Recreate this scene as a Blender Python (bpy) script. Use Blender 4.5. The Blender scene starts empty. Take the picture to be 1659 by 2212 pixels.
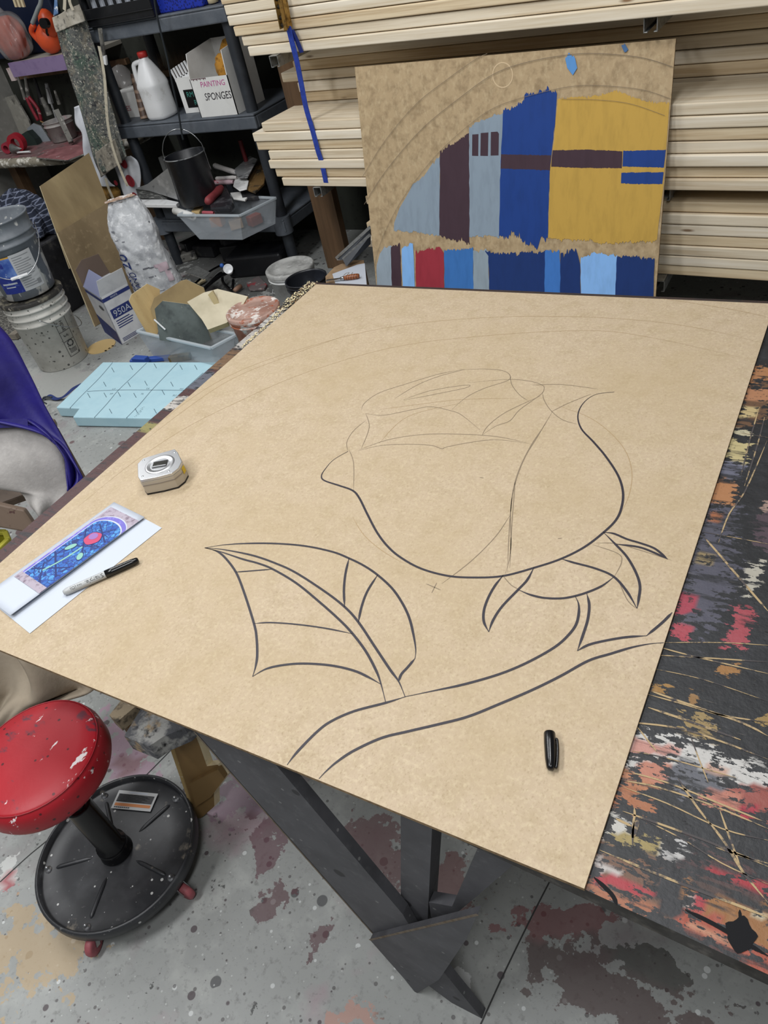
import bpy, math, random
import numpy as np
from mathutils import Vector, Matrix
random.seed(7); rng = np.random.default_rng(7)
scene = bpy.context.scene
COL = scene.collection
PI = math.pi
V = Vector
# ------------------------------------------------------------------ camera
ROWS = ((0.86511403, 0.46299589, -0.19290549), (0.17414114, -0.63793066, -0.75014621), (-0.47037494, 0.61536923, -0.63250939))
CAM = V((1.2896658, -1.64591626, 1.59908443))
FPX, CX, CY = 1664.0, 829.5, 1106.0
R0, R1, R2 = [V(r) for r in ROWS]
cam_d = bpy.data.cameras.new('camera'); cam = bpy.data.objects.new('camera', cam_d); COL.objects.link(cam)
cam_d.sensor_fit = 'HORIZONTAL'; cam_d.sensor_width = 36.0; cam_d.lens = 36.0 * FPX / 1659.0
cam_d.clip_start = 0.02; cam_d.clip_end = 60
cam.matrix_world = Matrix(((R0.x, -R1.x, -R2.x, CAM.x), (R0.y, -R1.y, -R2.y, CAM.y), (R0.z, -R1.z, -R2.z, CAM.z), (0, 0, 0, 1)))
scene.camera = cam
# survey helpers: the sight line of a measured point meets a real plane of the workshop (floor, table top, shelf front ...)
def sight(x, y): return R0 * ((x - CX) / FPX) + R1 * ((y - CY) / FPX) + R2
def PL(x, y, P, n):
    d = sight(x, y); n = V(n); return CAM + d * ((V(P) - CAM).dot(n) / d.dot(n))
def Z(x, y, z=0.0): return PL(x, y, (0, 0, z), (0, 0, 1))
def YY(x, y, Y): return PL(x, y, (0, Y, 0), (0, 1, 0))
def XX(x, y, X): return PL(x, y, (X, 0, 0), (1, 0, 0))
def sc(o, s, pts): return [(o[0] + x * s, o[1] + y * s) for x, y in pts]
# ------------------------------------------------------------------ colours and materials
def lin(h):
    h = h.lstrip('#'); r = [int(h[i:i + 2], 16) / 255 for i in (0, 2, 4)]
    return tuple(x / 12.92 if x <= 0.04045 else ((x + 0.055) / 1.055) ** 2.4 for x in r) + (1.0,)
MATS = {}
def mat(name, col, rough=.6, metal=0.0, layers=(), bump=None, alpha=1.0, spec=.5, attr=None, rnd=True, coat=0.0):
    if name in MATS: return MATS[name]
    m = bpy.data.materials.new(name); m.use_nodes = True; MATS[name] = m
    nt = m.node_tree; N = nt.nodes; L = nt.links
    p = N['Principled BSDF']; p.inputs['Roughness'].default_value = rough; p.inputs['Metallic'].default_value = metal
    p.inputs['Alpha'].default_value = alpha; p.inputs['Specular IOR Level'].default_value = spec
    p.inputs['Coat Weight'].default_value = coat
    p.inputs['Base Color'].default_value = lin(col)
    co = None
    if layers or bump or attr:
        tc = N.new('ShaderNodeTexCoord'); co = tc.outputs['Object']
        if rnd:
            oi = N.new('ShaderNodeObjectInfo'); ml = N.new('ShaderNodeMath'); ml.operation = 'MULTIPLY'; ml.inputs[1].default_value = 43.0
            L.new(oi.outputs['Random'], ml.inputs[0]); ad = N.new('ShaderNodeVectorMath'); L.new(co, ad.inputs[0]); L.new(ml.outputs[0], ad.inputs[1]); co = ad.outputs[0]
    def tex(kind, scale, stretch=(1, 1, 1), detail=4.0):
        mp = N.new('ShaderNodeMapping'); mp.inputs['Scale'].default_value = stretch; L.new(co, mp.inputs['Vector'])
        if kind == 'n':
            t = N.new('ShaderNodeTexNoise'); t.inputs['Scale'].default_value = scale; t.inputs['Detail'].default_value = detail; t.inputs['Roughness'].default_value = .62; o = t.outputs['Fac']
        elif kind == 'v':
            t = N.new('ShaderNodeTexVoronoi'); t.inputs['Scale'].default_value = scale; o = t.outputs['Distance']
        elif kind == 'e':
            t = N.new('ShaderNodeTexVoronoi'); t.feature = 'DISTANCE_TO_EDGE'; t.inputs['Scale'].default_value = scale; o = t.outputs['Distance']
        elif kind == 's':
            t = N.new('ShaderNodeTexVoronoi'); t.inputs['Scale'].default_value = scale
            s = N.new('ShaderNodeSeparateColor'); L.new(t.outputs['Color'], s.inputs[0])
            pw = N.new('ShaderNodeMath'); pw.operation = 'POWER'; pw.inputs[1].default_value = 3.0; L.new(s.outputs[0], pw.inputs[0])
            ma = N.new('ShaderNodeMath'); ma.operation = 'MULTIPLY_ADD'; ma.inputs[1].default_value = -detail; L.new(pw.outputs[0], ma.inputs[0]); L.new(t.outputs['Distance'], ma.inputs[2]); o = ma.outputs[0]
        elif kind == 'c':
            t = N.new('ShaderNodeTexVoronoi'); t.inputs['Scale'].default_value = scale
            s = N.new('ShaderNodeSeparateColor'); L.new(t.outputs['Color'], s.inputs[0]); o = s.outputs[0]
        else:
            t = N.new('ShaderNodeTexWave'); t.inputs['Scale'].default_value = scale; t.inputs['Distortion'].default_value = detail; t.inputs['Detail'].default_value = 3
            t.bands_direction = kind[1].upper() if len(kind) > 1 else 'X'; o = t.outputs['Fac']
        L.new(mp.outputs[0], t.inputs['Vector']); return o
    cur = None
    def mix(cur, fac, c2):
        mx = N.new('ShaderNodeMix'); mx.data_type = 'RGBA'
        if cur is None: mx.inputs['A'].default_value = lin(col)
        else: L.new(cur, mx.inputs['A'])
        if isinstance(c2, str): mx.inputs['B'].default_value = lin(c2)
        else: L.new(c2, mx.inputs['B'])
        L.new(fac, mx.inputs['Factor']); return mx.outputs['Result']
    def rmp(o, lo, hi):
        r = N.new('ShaderNodeMapRange'); r.inputs['From Min'].default_value = lo; r.inputs['From Max'].default_value = hi; r.clamp = True
        L.new(o, r.inputs['Value']); return r.outputs['Result']
    def layer(cur, ly):
        kind, scale, c2, lo, hi = ly[:5]; st = ly[5] if len(ly) > 5 else (1, 1, 1); mx = ly[6] if len(ly) > 6 else 1.0; det = ly[7] if len(ly) > 7 else 4.0
        o = tex(kind, scale, st, det); o = rmp(o, lo, hi)
        if mx != 1.0:
            q = N.new('ShaderNodeMath'); q.operation = 'MULTIPLY'; q.inputs[1].default_value = mx; L.new(o, q.inputs[0]); o = q.outputs[0]
        return mix(cur, o, c2)
    pre = [l for l in layers if not (len(l) > 8 and l[8] == 'top')]; post = [l for l in layers if len(l) > 8 and l[8] == 'top']
    for ly in pre: cur = layer(cur, ly)
    if attr:
        va = N.new('ShaderNodeVertexColor'); va.layer_name = 'paint'
        o = tex('n', attr[0], attr[2] if len(attr) > 2 else (1, 1, 1), 10.0)
        a = N.new('ShaderNodeMath'); a.operation = 'MULTIPLY_ADD'; L.new(o, a.inputs[0]); a.inputs[1].default_value = attr[1] * 2.2; a.inputs[2].default_value = -attr[1] * 1.1
        b = N.new('ShaderNodeMath'); b.operation = 'ADD'; L.new(a.outputs[0], b.inputs[0]); L.new(va.outputs['Alpha'], b.inputs[1])
        fo = rmp(b.outputs[0], .485, .515)
        if len(attr) > 3:
            qm = N.new('ShaderNodeMath'); qm.operation = 'MULTIPLY'; qm.inputs[1].default_value = attr[3]; L.new(fo, qm.inputs[0]); fo = qm.outputs[0]
        cur = mix(cur, fo, va.outputs['Color'])
    for ly in post: cur = layer(cur, ly)
    if cur is not None: L.new(cur, p.inputs['Base Color'])
    if bump:
        o = tex('n', bump[0], bump[2] if len(bump) > 2 else (1, 1, 1), 4.0); b = N.new('ShaderNodeBump'); b.inputs['Strength'].default_value = bump[1]; b.inputs['Distance'].default_value = .004
        L.new(o, b.inputs['Height']); L.new(b.outputs[0], p.inputs['Normal'])
    return m
# ------------------------------------------------------------------ mesh builder
def frame_of(axis):
    a = V(axis).normalized(); t = V((0, 0, 1)) if abs(a.z) < .9 else V((1, 0, 0))
    x = t.cross(a).normalized(); return x, a.cross(x), a
def smooth_pts(pts, k=6):
    P = [V(p) for p in pts]; out = []
    for i in range(len(P) - 1):
        a, b, c, d = P[max(i - 1, 0)], P[i], P[i + 1], P[min(i + 2, len(P) - 1)]
        for j in range(k):
            t = j / k; out.append(.5 * ((2 * b) + (c - a) * t + (2 * a - 5 * b + 4 * c - d) * t * t + (3 * b - a - 3 * c + d) * t ** 3))
    return out + [P[-1]]
class MB:
    def __init__(s): s.v = []; s.f = []; s.m = []; s.sm = []
    def add(s, vs, fs, mi=0, sm=False):
        b = len(s.v); s.v += [V(v) for v in vs]
        for f in fs: s.f.append([b + i for i in f]); s.m.append(mi); s.sm.append(sm)
        return s
    def box(s, o, ex, ey, ez, mi=0):
        o, ex, ey, ez = V(o), V(ex), V(ey), V(ez)
        if ex.cross(ey).dot(ez) < 0: ex, ey = ey, ex
        vs = [o, o + ex, o + ex + ey, o + ey]; vs += [q + ez for q in vs]
        return s.add(vs, [(3, 2, 1, 0), (4, 5, 6, 7), (0, 1, 5, 4), (1, 2, 6, 5), (2, 3, 7, 6), (3, 0, 4, 7)], mi)
    def cbox(s, c, size, rot=None, mi=0):
        R = rot if rot is not None else Matrix.Identity(3)
        e = [R @ V(q) for q in ((size[0], 0, 0), (0, size[1], 0), (0, 0, size[2]))]
        return s.box(V(c) - (e[0] + e[1] + e[2]) * .5, e[0], e[1], e[2], mi)
    def beam(s, a, b, w, h, up=(0, 0, 1), mi=0):
        a, b = V(a), V(b); d = b - a; x = d.cross(V(up)).normalized() * w; z = x.cross(d).normalized() * h
        return s.box(a - x * .5 - z * .5, d, x, z, mi)
    def lathe(s, c, prof, axis=(0, 0, 1), n=32, mi=0, sm=True, sq=None):
        x, y, z = frame_of(axis); c = V(c); vs = []; fs = []
        for r, h in prof:
            for i in range(n):
                t = 2 * PI * i / n; cx, cy = math.cos(t), math.sin(t)
                if sq: k = (abs(cx) ** sq + abs(cy) ** sq) ** (-1 / sq); cx, cy = cx * k, cy * k
                vs.append(c + x * (r * cx) + y * (r * cy) + z * h)
        for j in range(len(prof) - 1):
            for i in range(n):
                k = (i + 1) % n; fs.append((j * n + i, j * n + k, (j + 1) * n + k, (j + 1) * n + i))
        return s.add(vs, fs, mi, sm)
    def cyl(s, a, b, r, n=20, mi=0, sm=True, r2=None):
        a, b = V(a), V(b); h = (b - a).length; r2 = r if r2 is None else r2
        s.lathe(a, [(1e-5, 0), (r, 0)], b - a, n, mi, False); s.lathe(a, [(r, 0), (r2, h)], b - a, n, mi, sm); return s.lathe(a, [(r2, h), (1e-5, h)], b - a, n, mi, False)
    def tube(s, pts, r, n=8, mi=0, k=5):
        P = smooth_pts(pts, k) if k > 1 else [V(p) for p in pts]; vs = []; fs = []; px = None; M = len(P)
        for i, p in enumerate(P):
            d = (P[min(i + 1, M - 1)] - P[max(i - 1, 0)]).normalized()
            if px is None: px, _, _ = frame_of(d)
            px = (px - d * px.dot(d)).normalized(); py = d.cross(px); rr = r if not callable(r) else r(i / (M - 1))
            for j in range(n): t = 2 * PI * j / n; vs.append(p + px * (rr * math.cos(t)) + py * (rr * math.sin(t)))
        for i in range(M - 1):
            for j in range(n): q = (j + 1) % n; fs.append((i * n + j, i * n + q, (i + 1) * n + q, (i + 1) * n + j))
        fs.append(tuple(range(n))[::-1]); fs.append(tuple((M - 1) * n + j for j in range(n)))
        return s.add(vs, fs, mi, True)
    def ribbon(s, pts, w, nrm=(0, 0, 1), mi=0, k=6, taper=False):
        P = smooth_pts(pts, k) if k > 1 else [V(p) for p in pts]; vs = []; fs = []; M = len(P); nrm = V(nrm)
        for i, p in enumerate(P):
            d = P[min(i + 1, M - 1)] - P[max(i - 1, 0)]; q = nrm.cross(d)
            q = q.normalized() if q.length > 1e-9 else V((1, 0, 0)); ww = w * .5 * (1 if not taper else max(.25, min(1, 6 * i / M, 6 * (M - 1 - i) / M)))
            vs += [p - q * ww, p + q * ww]
        for i in range(M - 1): fs.append((2 * i, 2 * i + 2, 2 * i + 3, 2 * i + 1))
        return s.add(vs, fs, mi)
    def prism(s, poly, ext, mi=0, mi2=None):
        P = [V(p) for p in poly]; ext = V(ext); n = len(P); nr = V((0, 0, 0))
        for i in range(n): nr += P[i].cross(P[(i + 1) % n])
        if nr.dot(ext) < 0: P.reverse()
        vs = P + [p + ext for p in P]; m2 = mi if mi2 is None else mi2
        s.add(vs, [tuple(range(n))[::-1]], mi); b = len(s.v) - 2 * n
        s.f.append([b + n + i for i in range(n)]); s.m.append(mi); s.sm.append(False)
        for i in range(n): k = (i + 1) % n; s.f.append([b + i, b + k, b + n + k, b + n + i]); s.m.append(m2); s.sm.append(False)
        return s
    def poly(s, pts, mi=0): return s.add(pts, [tuple(range(len(pts)))], mi)
    def grid(s, fn, nu, nv, mi=0, sm=True):
        vs = [fn(i / nu, j / nv) for j in range(nv + 1) for i in range(nu + 1)]; w = nu + 1
        return s.add(vs, [(j * w + i, j * w + i + 1, (j + 1) * w + i + 1, (j + 1) * w + i) for j in range(nv) for i in range(nu)], mi, sm)
    def ball(s, c, r, n=14, mi=0, rot=None, jit=0.0):
        r = (r, r, r) if not hasattr(r, '__len__') else r; R = rot if rot is not None else Matrix.Identity(3); c = V(c); vs = []; fs = []; h = n // 2
        for j in range(h + 1):
            ph = PI * j / h
            for i in range(n):
                t = 2 * PI * i / n; k = 1 + random.uniform(-jit, jit); vs.append(c + R @ V((r[0] * math.sin(ph) * math.cos(t) * k, r[1] * math.sin(ph) * math.sin(t) * k, r[2] * math.cos(ph) * k)))
        for j in range(h):
            for i in range(n): q = (i + 1) % n; fs.append((j * n + i, (j + 1) * n + i, (j + 1) * n + q, j * n + q))
        return s.add(vs, fs, mi, True)
    def text(s, body, place, h, mi=0, align='LEFT'):
        cu = bpy.data.curves.new('lettering', 'FONT'); cu.body = body; cu.size = h * 1.38; cu.align_x = align; cu.resolution_u = 3
        ob = bpy.data.objects.new('lettering', cu); me = bpy.data.meshes.new_from_object(ob)
        s.add([place(v.co.x, v.co.y) for v in me.vertices], [tuple(p.vertices) for p in me.polygons], mi)
        bpy.data.meshes.remove(me); bpy.data.objects.remove(ob); bpy.data.curves.remove(cu); return s
    def build(s, name, mats, parent=None, loc=None, bev=0.0, seg=2, solid=0.0, sub=0, rotz=0.0):
        if not isinstance(mats, (list, tuple)): mats = [mats]
        org = V((0, 0, 0)); q = parent
        if parent is not None:
            while q is not None: org += q.location; q = q.parent
        else: org = V(loc) if loc is not None else V((0, 0, 0))
        me = bpy.data.meshes.new(name)
        if rotz: me.from_pydata([tuple(v) for v in s.v], [], s.f)
        else: me.from_pydata([tuple(v - org) for v in s.v], [], s.f)
        for m in mats: me.materials.append(m)
        me.polygons.foreach_set('material_index', s.m); me.polygons.foreach_set('use_smooth', s.sm); me.update()
        ob = bpy.data.objects.new(name, me); COL.objects.link(ob)
        if parent is not None: ob.parent = parent
        else: ob.location = org; ob.rotation_euler.z = rotz
        if solid: d = ob.modifiers.new('solid', 'SOLIDIFY'); d.thickness = solid; d.offset = 0
        if sub: d = ob.modifiers.new('sub', 'SUBSURF'); d.levels = sub; d.render_levels = sub
        if bev: d = ob.modifiers.new('bev', 'BEVEL'); d.width = bev; d.segments = seg; d.limit_method = 'ANGLE'; d.angle_limit = math.radians(40); d.harden_normals = False
        return ob
def tag(o, label=None, cat=None, group=None, kind=None):
    for k, x in (('label', label), ('category', cat), ('group', group), ('kind', kind)):
        if x: o[k] = x
    return o
def thing(name, label, cat, loc, group=None):
    o = bpy.data.objects.new(name, None); COL.objects.link(o); o.location = V(loc); o.empty_display_size = .05; return tag(o, label, cat, group)
def base_of(mb):
    xs = [v.x for v in mb.v]; ys = [v.y for v in mb.v]; zs = [v.z for v in mb.v]
    return V(((min(xs) + max(xs)) / 2, (min(ys) + max(ys)) / 2, min(zs)))
def solo(name, mb, mats, label, cat, group=None, kind=None, **kw): return tag(mb.build(name, mats, loc=base_of(mb), **kw), label, cat, group, kind)
def paint_attr(ob, patches, P, dim=1.0):
    """stains, paint and painted shade: colour + strength per vertex. patches: (kind, data, colour, softness)"""
    co = np.empty(len(ob.data.vertices) * 3); ob.data.vertices.foreach_get('co', co); co = co.reshape(-1, 3)[:, :2] + np.array(ob.location[:2])
    best = np.full(len(co), -9.0); colr = np.zeros((len(co), 4)); colr[:, 3] = 0
    for kind, data, c, soft in patches:
        if kind == 'e':
            (cx, cy), (rx, ry), a = data; d = co - np.array((cx, cy)); ca, sa = math.cos(a), math.sin(a)
            u = (d[:, 0] * ca + d[:, 1] * sa) / rx; w = (-d[:, 0] * sa + d[:, 1] * ca) / ry; sd = (1 - np.sqrt(u * u + w * w)) * min(rx, ry)
        else:
            poly = np.array([(q[0], q[1]) for q in data]); n = len(poly); dist = np.full(len(co), 1e9); ins = np.zeros(len(co), bool)
            for i in range(n):
                a = poly[i]; b = poly[(i + 1) % n]; ab = b - a; t = np.clip(((co - a) @ ab) / max(ab @ ab, 1e-12), 0, 1); q = co - a - t[:, None] * ab
                dist = np.minimum(dist, np.sqrt((q * q).sum(1)))
                cond = ((a[1] > co[:, 1]) != (b[1] > co[:, 1])); xi = (b[0] - a[0]) * (co[:, 1] - a[1]) / ((b[1] - a[1]) if b[1] != a[1] else 1e-12) + a[0]; ins ^= cond & (co[:, 0] < xi)
            sd = np.where(ins, dist, -dist)
        val = np.clip(.5 + sd / soft, 0, 1)
        up = val >= np.where(best < .5, best, .5); up &= (val > .02)
        colr[up, :3] = np.array(lin(c)[:3]) * dim; best[up] = val[up]
    colr[:, 3] = np.clip(best, 0, 1)
    at = ob.data.color_attributes.new('paint', 'FLOAT_COLOR', 'POINT'); at.data.foreach_set('color', colr.ravel())
ORD = ['lowest', 'second from the bottom', 'third from the bottom', 'fourth from the bottom', 'fifth from the bottom', 'sixth from the bottom', 'seventh from the bottom', 'eighth from the bottom', 'ninth from the bottom']
# ------------------------------------------------------------------ materials
TOP = .744; BRD = .75
m_board = mat('hardboard', '#b09e86', .65, layers=[('n', 26, '#968463', .45, .78, (1, 1, 1), .5), ('n', 150, '#c2b396', .48, .74, (1, 1, 1), .7), ('n', 330, '#806d4f', .54, .74, (1, .7, 1), .5), ('n', 4, '#a79473', .4, .7, (1, 1, 1), .5)], bump=(300, .12), spec=.3)
m_brdedge = mat('hardboard_edge', '#8d7452', .8, layers=[('n', 120, '#5d4a33', .4, .7)])
m_panel = mat('hardboard_weathered', '#b39c7a', .65, layers=[('n', 30, '#8f7a5c', .45, .68, (1, 1, 1), .8), ('n', 75, '#c9b592', .5, .7, (1, 1, .5), .5), ('n', 380, '#86694a', .6, .8, (1, 1, 1), .4)], bump=(260, .1), spec=.3)
m_ink = mat('marker_ink', '#26222b', .55); m_pencil = mat('pencil', '#7b6c58', .7); m_pencil2 = mat('faint_pencil', '#9a825f', .7)
WOODL = lambda a, b, k: [('n', 2.2, b, .42, .62, (.55, 16, 16), .75), ('n', 6, a, .45, .7, (.5, 22, 22), .6), ('v', 3.0, k, .085, .03, (1.0, 4.2, 4.2), .9), ('n', 30, b, .5, .75, (.3, 14, 14), .35)]
m_wood = [mat('pine_pale', '#e8ddc9', .62, layers=WOODL('#f0e7d6', '#cdbb9c', '#6b4a2c'), spec=.3), mat('pine_cream', '#e3d6be', .62, layers=WOODL('#eadfcb', '#c1ac8c', '#7a5632'), spec=.3), mat('pine_warm', '#dfccab', .62, layers=WOODL('#dfcfb1', '#b0946e', '#5e4126'), spec=.3)]
m_tan = mat('plywood_tan', '#c2a878', .6, layers=[('n', 3, '#a98c5d', .4, .7, (1, 12, 1), .6), ('n', 60, '#8f764d', .6, .75, (1, 1, 1), .4)], spec=.3)
m_ply = mat('plywood_pale', '#dccdaa', .6, layers=[('n', 5, '#c2b088', .4, .7, (1, 9, 1), .7), ('n', 40, '#a89873', .62, .75, (1, 1, 1), .5)])
m_brown = mat('brown_timber', '#6b5138', .75, layers=[('n', 3, '#4d3925', .4, .65, (8, 8, .5), .8), ('n', 25, '#8a6d4c', .6, .8, (2, 2, .3), .5)])
m_grey = mat('grey_plastic', '#555b63', .55, layers=[('n', 9, '#6c7178', .45, .7, (1, 1, 1), .6), ('n', 40, '#3f444b', .55, .75, (1, 1, 1), .5)])
m_dgrey = mat('dark_plastic', '#2c3036', .5, layers=[('n', 14, '#43484e', .5, .75, (1, 1, 1), .5)])
m_black = mat('black_plastic', '#17181b', .35, layers=[('n', 20, '#2c2d30', .55, .8, (1, 1, 1), .5)])
m_blk = mat('black_gloss', '#0c0c0e', .22)
m_white = mat('white_plastic', '#e4e5e6', .4, layers=[('n', 18, '#b7b5b0', .58, .72, (1, 1, 1), .6)])
m_paper = mat('white_paper', '#bac0ca', .7, spec=.2)
m_card = mat('white_card', '#e3e3e0', .7, layers=[('n', 12, '#c7c5c0', .5, .75, (1, 1, 1), .5)])
m_steel = mat('steel', '#b9bbbd', .28, 1.0, layers=[('n', 30, '#7e7f80', .5, .8, (1, 1, 1), .5)])
m_galv = mat('galvanised', '#a9aaa8', .45, .8, layers=[('n', 60, '#7d7e7c', .45, .7)])
m_chrome = mat('chrome', '#c9cacc', .32, .9)
m_red = mat('red_vinyl', '#a41d28', .46, layers=[('n', 7, '#96202b', .5, .75, (1, 1, 1), .6), ('n', 13, '#4b3440', .60, .66, (1, 1.8, 1), .8), ('n', 21, '#e8dfdf', .645, .67, (1.8, .7, 1), .95), ('n', 60, '#e3d5d3', .68, .71, (1, .6, 1), .9), ('v', 42, '#2b1a1e', .14, .11, (1, 1, 1), .8)], bump=(60, .1), spec=.4)
m_clear = mat('clear_plastic', '#c3cbd2', .22, alpha=.22, spec=.6)
m_clearrim = mat('clear_plastic_rim', '#c9d2d8', .3, alpha=.62, spec=.6)
m_bag = mat('thin_clear_film', '#d8d4d2', .15, alpha=.3, spec=.9, bump=(18, .8))
m_navy = mat('navy_nylon', '#221a72', .5, layers=[('n', 8, '#171250', .4, .7, (1, 1, 1), .7)], bump=(12, .5))
m_fleece = mat('grey_fleece', '#b3afab', .9, layers=[('n', 9, '#8b8886', .45, .7, (1, 1, .5), .7), ('n', 90, '#c2bfbb', .5, .75, (1, 1, 1), .5)], bump=(50, .4))
m_canvas = mat('beige_canvas', '#a39785', .9, layers=[('n', 7, '#867a69', .4, .7, (1, 1, 1), .7)], bump=(80, .2))
m_blue = mat('blue_strap', '#2741a0', .6, layers=[('n', 60, '#1d3180', .4, .7)])
m_orange = mat('orange_plastic', '#d9542b', .4, layers=[('n', 12, '#a83c1f', .5, .75, (1, 1, 1), .6)])
m_rope = mat('dark_rope', '#20262a', .9)
m_spg = mat('sponge_tan', '#b9832f', .95, layers=[('n', 40, '#7d5417', .5, .65)], bump=(60, .9))
m_dark = mat('dark_junk', '#26262a', .7, layers=[('n', 20, '#55534f', .55, .72, (1, 1, 1), .8), ('n', 9, '#121214', .5, .7)])
m_junk = mat('paint_spattered_grey', '#77756f', .7, layers=[('n', 24, '#c9c6bf', .58, .68), ('n', 14, '#3b3a39', .52, .64), ('n', 50, '#1f1f20', .62, .7)])
# ------------------------------------------------------------------ the room
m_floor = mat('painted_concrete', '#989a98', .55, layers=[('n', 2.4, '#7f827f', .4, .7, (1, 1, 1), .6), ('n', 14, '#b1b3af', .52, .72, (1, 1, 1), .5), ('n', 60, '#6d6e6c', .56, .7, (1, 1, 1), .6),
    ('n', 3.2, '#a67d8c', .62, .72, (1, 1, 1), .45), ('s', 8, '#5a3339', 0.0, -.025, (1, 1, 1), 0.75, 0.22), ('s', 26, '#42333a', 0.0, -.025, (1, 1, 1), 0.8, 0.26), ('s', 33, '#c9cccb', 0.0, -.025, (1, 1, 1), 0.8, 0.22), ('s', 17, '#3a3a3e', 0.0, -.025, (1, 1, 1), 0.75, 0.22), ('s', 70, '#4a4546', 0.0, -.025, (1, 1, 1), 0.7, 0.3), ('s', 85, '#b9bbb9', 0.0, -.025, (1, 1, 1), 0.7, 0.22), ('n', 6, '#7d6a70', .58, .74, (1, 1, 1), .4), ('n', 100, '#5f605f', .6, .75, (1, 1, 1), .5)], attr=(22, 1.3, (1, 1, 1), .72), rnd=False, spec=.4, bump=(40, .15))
def deck(name, x0, x1, y0, y1, step, z0, z1, m, **kw):
    nx, ny = int(round((x1 - x0) / step)), int(round((y1 - y0) / step)); mb = MB()
    mb.grid(lambda u, v: (x0 + (x1 - x0) * u, y0 + (y1 - y0) * v, z1), nx, ny, 0, False)
    b = [(x0, y0), (x1, y0), (x1, y1), (x0, y1)]
    for i in range(4):
        a, c = b[i], b[(i + 1) % 4]; mb.add([(a[0], a[1], z1), (a[0], a[1], z0), (c[0], c[1], z0), (c[0], c[1], z1)], [(0, 1, 2, 3)], min(1, (m and len(m) - 1)))
    mb.add([(*q, z0) for q in b], [(3, 2, 1, 0)], min(1, len(m) - 1)); return mb.build(name, m, loc=(x0, y0, z0), **kw)
fl = deck('floor', -4.2, 3.4, -2.6, 2.4, .02, -.1, 0.0, [m_floor]); fl['kind'] = 'structure'
E2 = lambda x, y, rx, ry, a, c, s=.05: ('e', ((Z(x, y).x, Z(x, y).y), (rx, ry), math.radians(a)), c, s)
FP = lambda pts, c, s=.03: ('p', [Z(x, y) for x, y in pts], c, s * 1.8)
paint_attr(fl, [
    FP([(1130, 2000), (1300, 2050), (1450, 2160), (1560, 2212), (1400, 2230), (1200, 2150), (1110, 2060)], '#4f3a39', .05),
    FP([(720, 1780), (870, 1780), (870, 1900), (830, 1950), (760, 1880)], '#6a4a4c', .05),
    FP([(920, 1880), (1000, 1860), (1040, 1960), (980, 1990), (925, 1970)], '#74504f', .05),
    FP([(520, 1700), (620, 1760), (610, 1850), (560, 1890), (540, 1800)], '#63404a', .04),
    FP([(560, 1880), (640, 1940), (585, 1980), (560, 1990)], '#5b3a40', .03), FP([(655, 2090), (720, 2000), (690, 2010)], '#5b3a40', .02),
    FP([(230, 1530), (300, 1580), (340, 1700), (250, 1690), (235, 1620)], '#a07f92', .06), FP([(440, 1650), (560, 1640), (600, 1760), (480, 1760)], '#8f7485', .06),
    FP([(255, 1620), (320, 1640), (270, 1680), (240, 1660)], '#7d4a58', .02),
    FP([(20, 1980), (120, 1960), (190, 2040), (130, 2120), (20, 2140), (-40, 2060)], '#b09a78', .08),
    FP([(980, 2090), (1015, 2080), (1020, 2150), (985, 2150)], '#c9cbcb', .02), FP([(730, 2175), (800, 2170), (790, 2215), (720, 2215)], '#b48a7c', .03),
    FP([(0, 1860), (40, 1850), (30, 1900), (0, 1930)], '#cfd0cd', .03), FP([(5, 1880), (30, 1880), (25, 1930), (5, 1930)], '#a8454f', .02),
    FP([(380, 545), (560, 525), (650, 570), (600, 640), (520, 650), (400, 650)], '#302f2e', .25),  # shade under the shelf, painted dark into the floor colour
    E2(245, 890, .05, .02, 10, '#97605f', .02), E2(470, 860, .1, .05, 30, '#8a8987', .05), E2(100, 840, .3, .2, 0, '#a8a9a5', .15), E2(1200, 1990, .1, .03, 30, '#7a4a4c', .03), E2(1400, 2080, .06, .03, 0, '#3c3a36', .03),
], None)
mb = MB()
for pts in ([(1030, 2230), (1046, 2196), (1090, 2100), (1151, 1975), (1200, 1880)], [(230, 1760), (330, 1660), (400, 1590), (480, 1520)], [(0, 1905), (60, 1850), (130, 1790), (200, 1710)]):
    mb.ribbon([Z(x, y, .0006) for x, y in pts], .003)
cr = mb.build('crack', mat('crack_dark', '#3a3a3a', .9), parent=fl)
WY = 2.15; WX = -3.75
wall_m = mat('painted_block_wall', '#8c8b85', .8, layers=[('n', 3, '#6b6a66', .4, .7, (1, 1, 1), .8), ('n', 25, '#a9a79f', .55, .75, (1, 1, 1), .5)])
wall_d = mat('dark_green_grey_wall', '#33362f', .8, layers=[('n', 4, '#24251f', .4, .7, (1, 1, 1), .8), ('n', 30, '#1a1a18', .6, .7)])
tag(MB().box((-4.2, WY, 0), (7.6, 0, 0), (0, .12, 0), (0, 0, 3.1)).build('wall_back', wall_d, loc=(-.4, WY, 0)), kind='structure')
tag(MB().box((WX - .12, -2.6, 0), (.12, 0, 0), (0, WY + 2.6, 0), (0, 0, 3.1)).build('wall_left', wall_m, loc=(WX, -.2, 0)), kind='structure')
tag(MB().box((-4.2, -2.6, 3.1), (7.6, 0, 0), (0, 5, 0), (0, 0, .1)).build('ceiling', mat('ceiling_white', '#c9c9c4', .9), loc=(-.4, 0, 3.1)), kind='structure')
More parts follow.
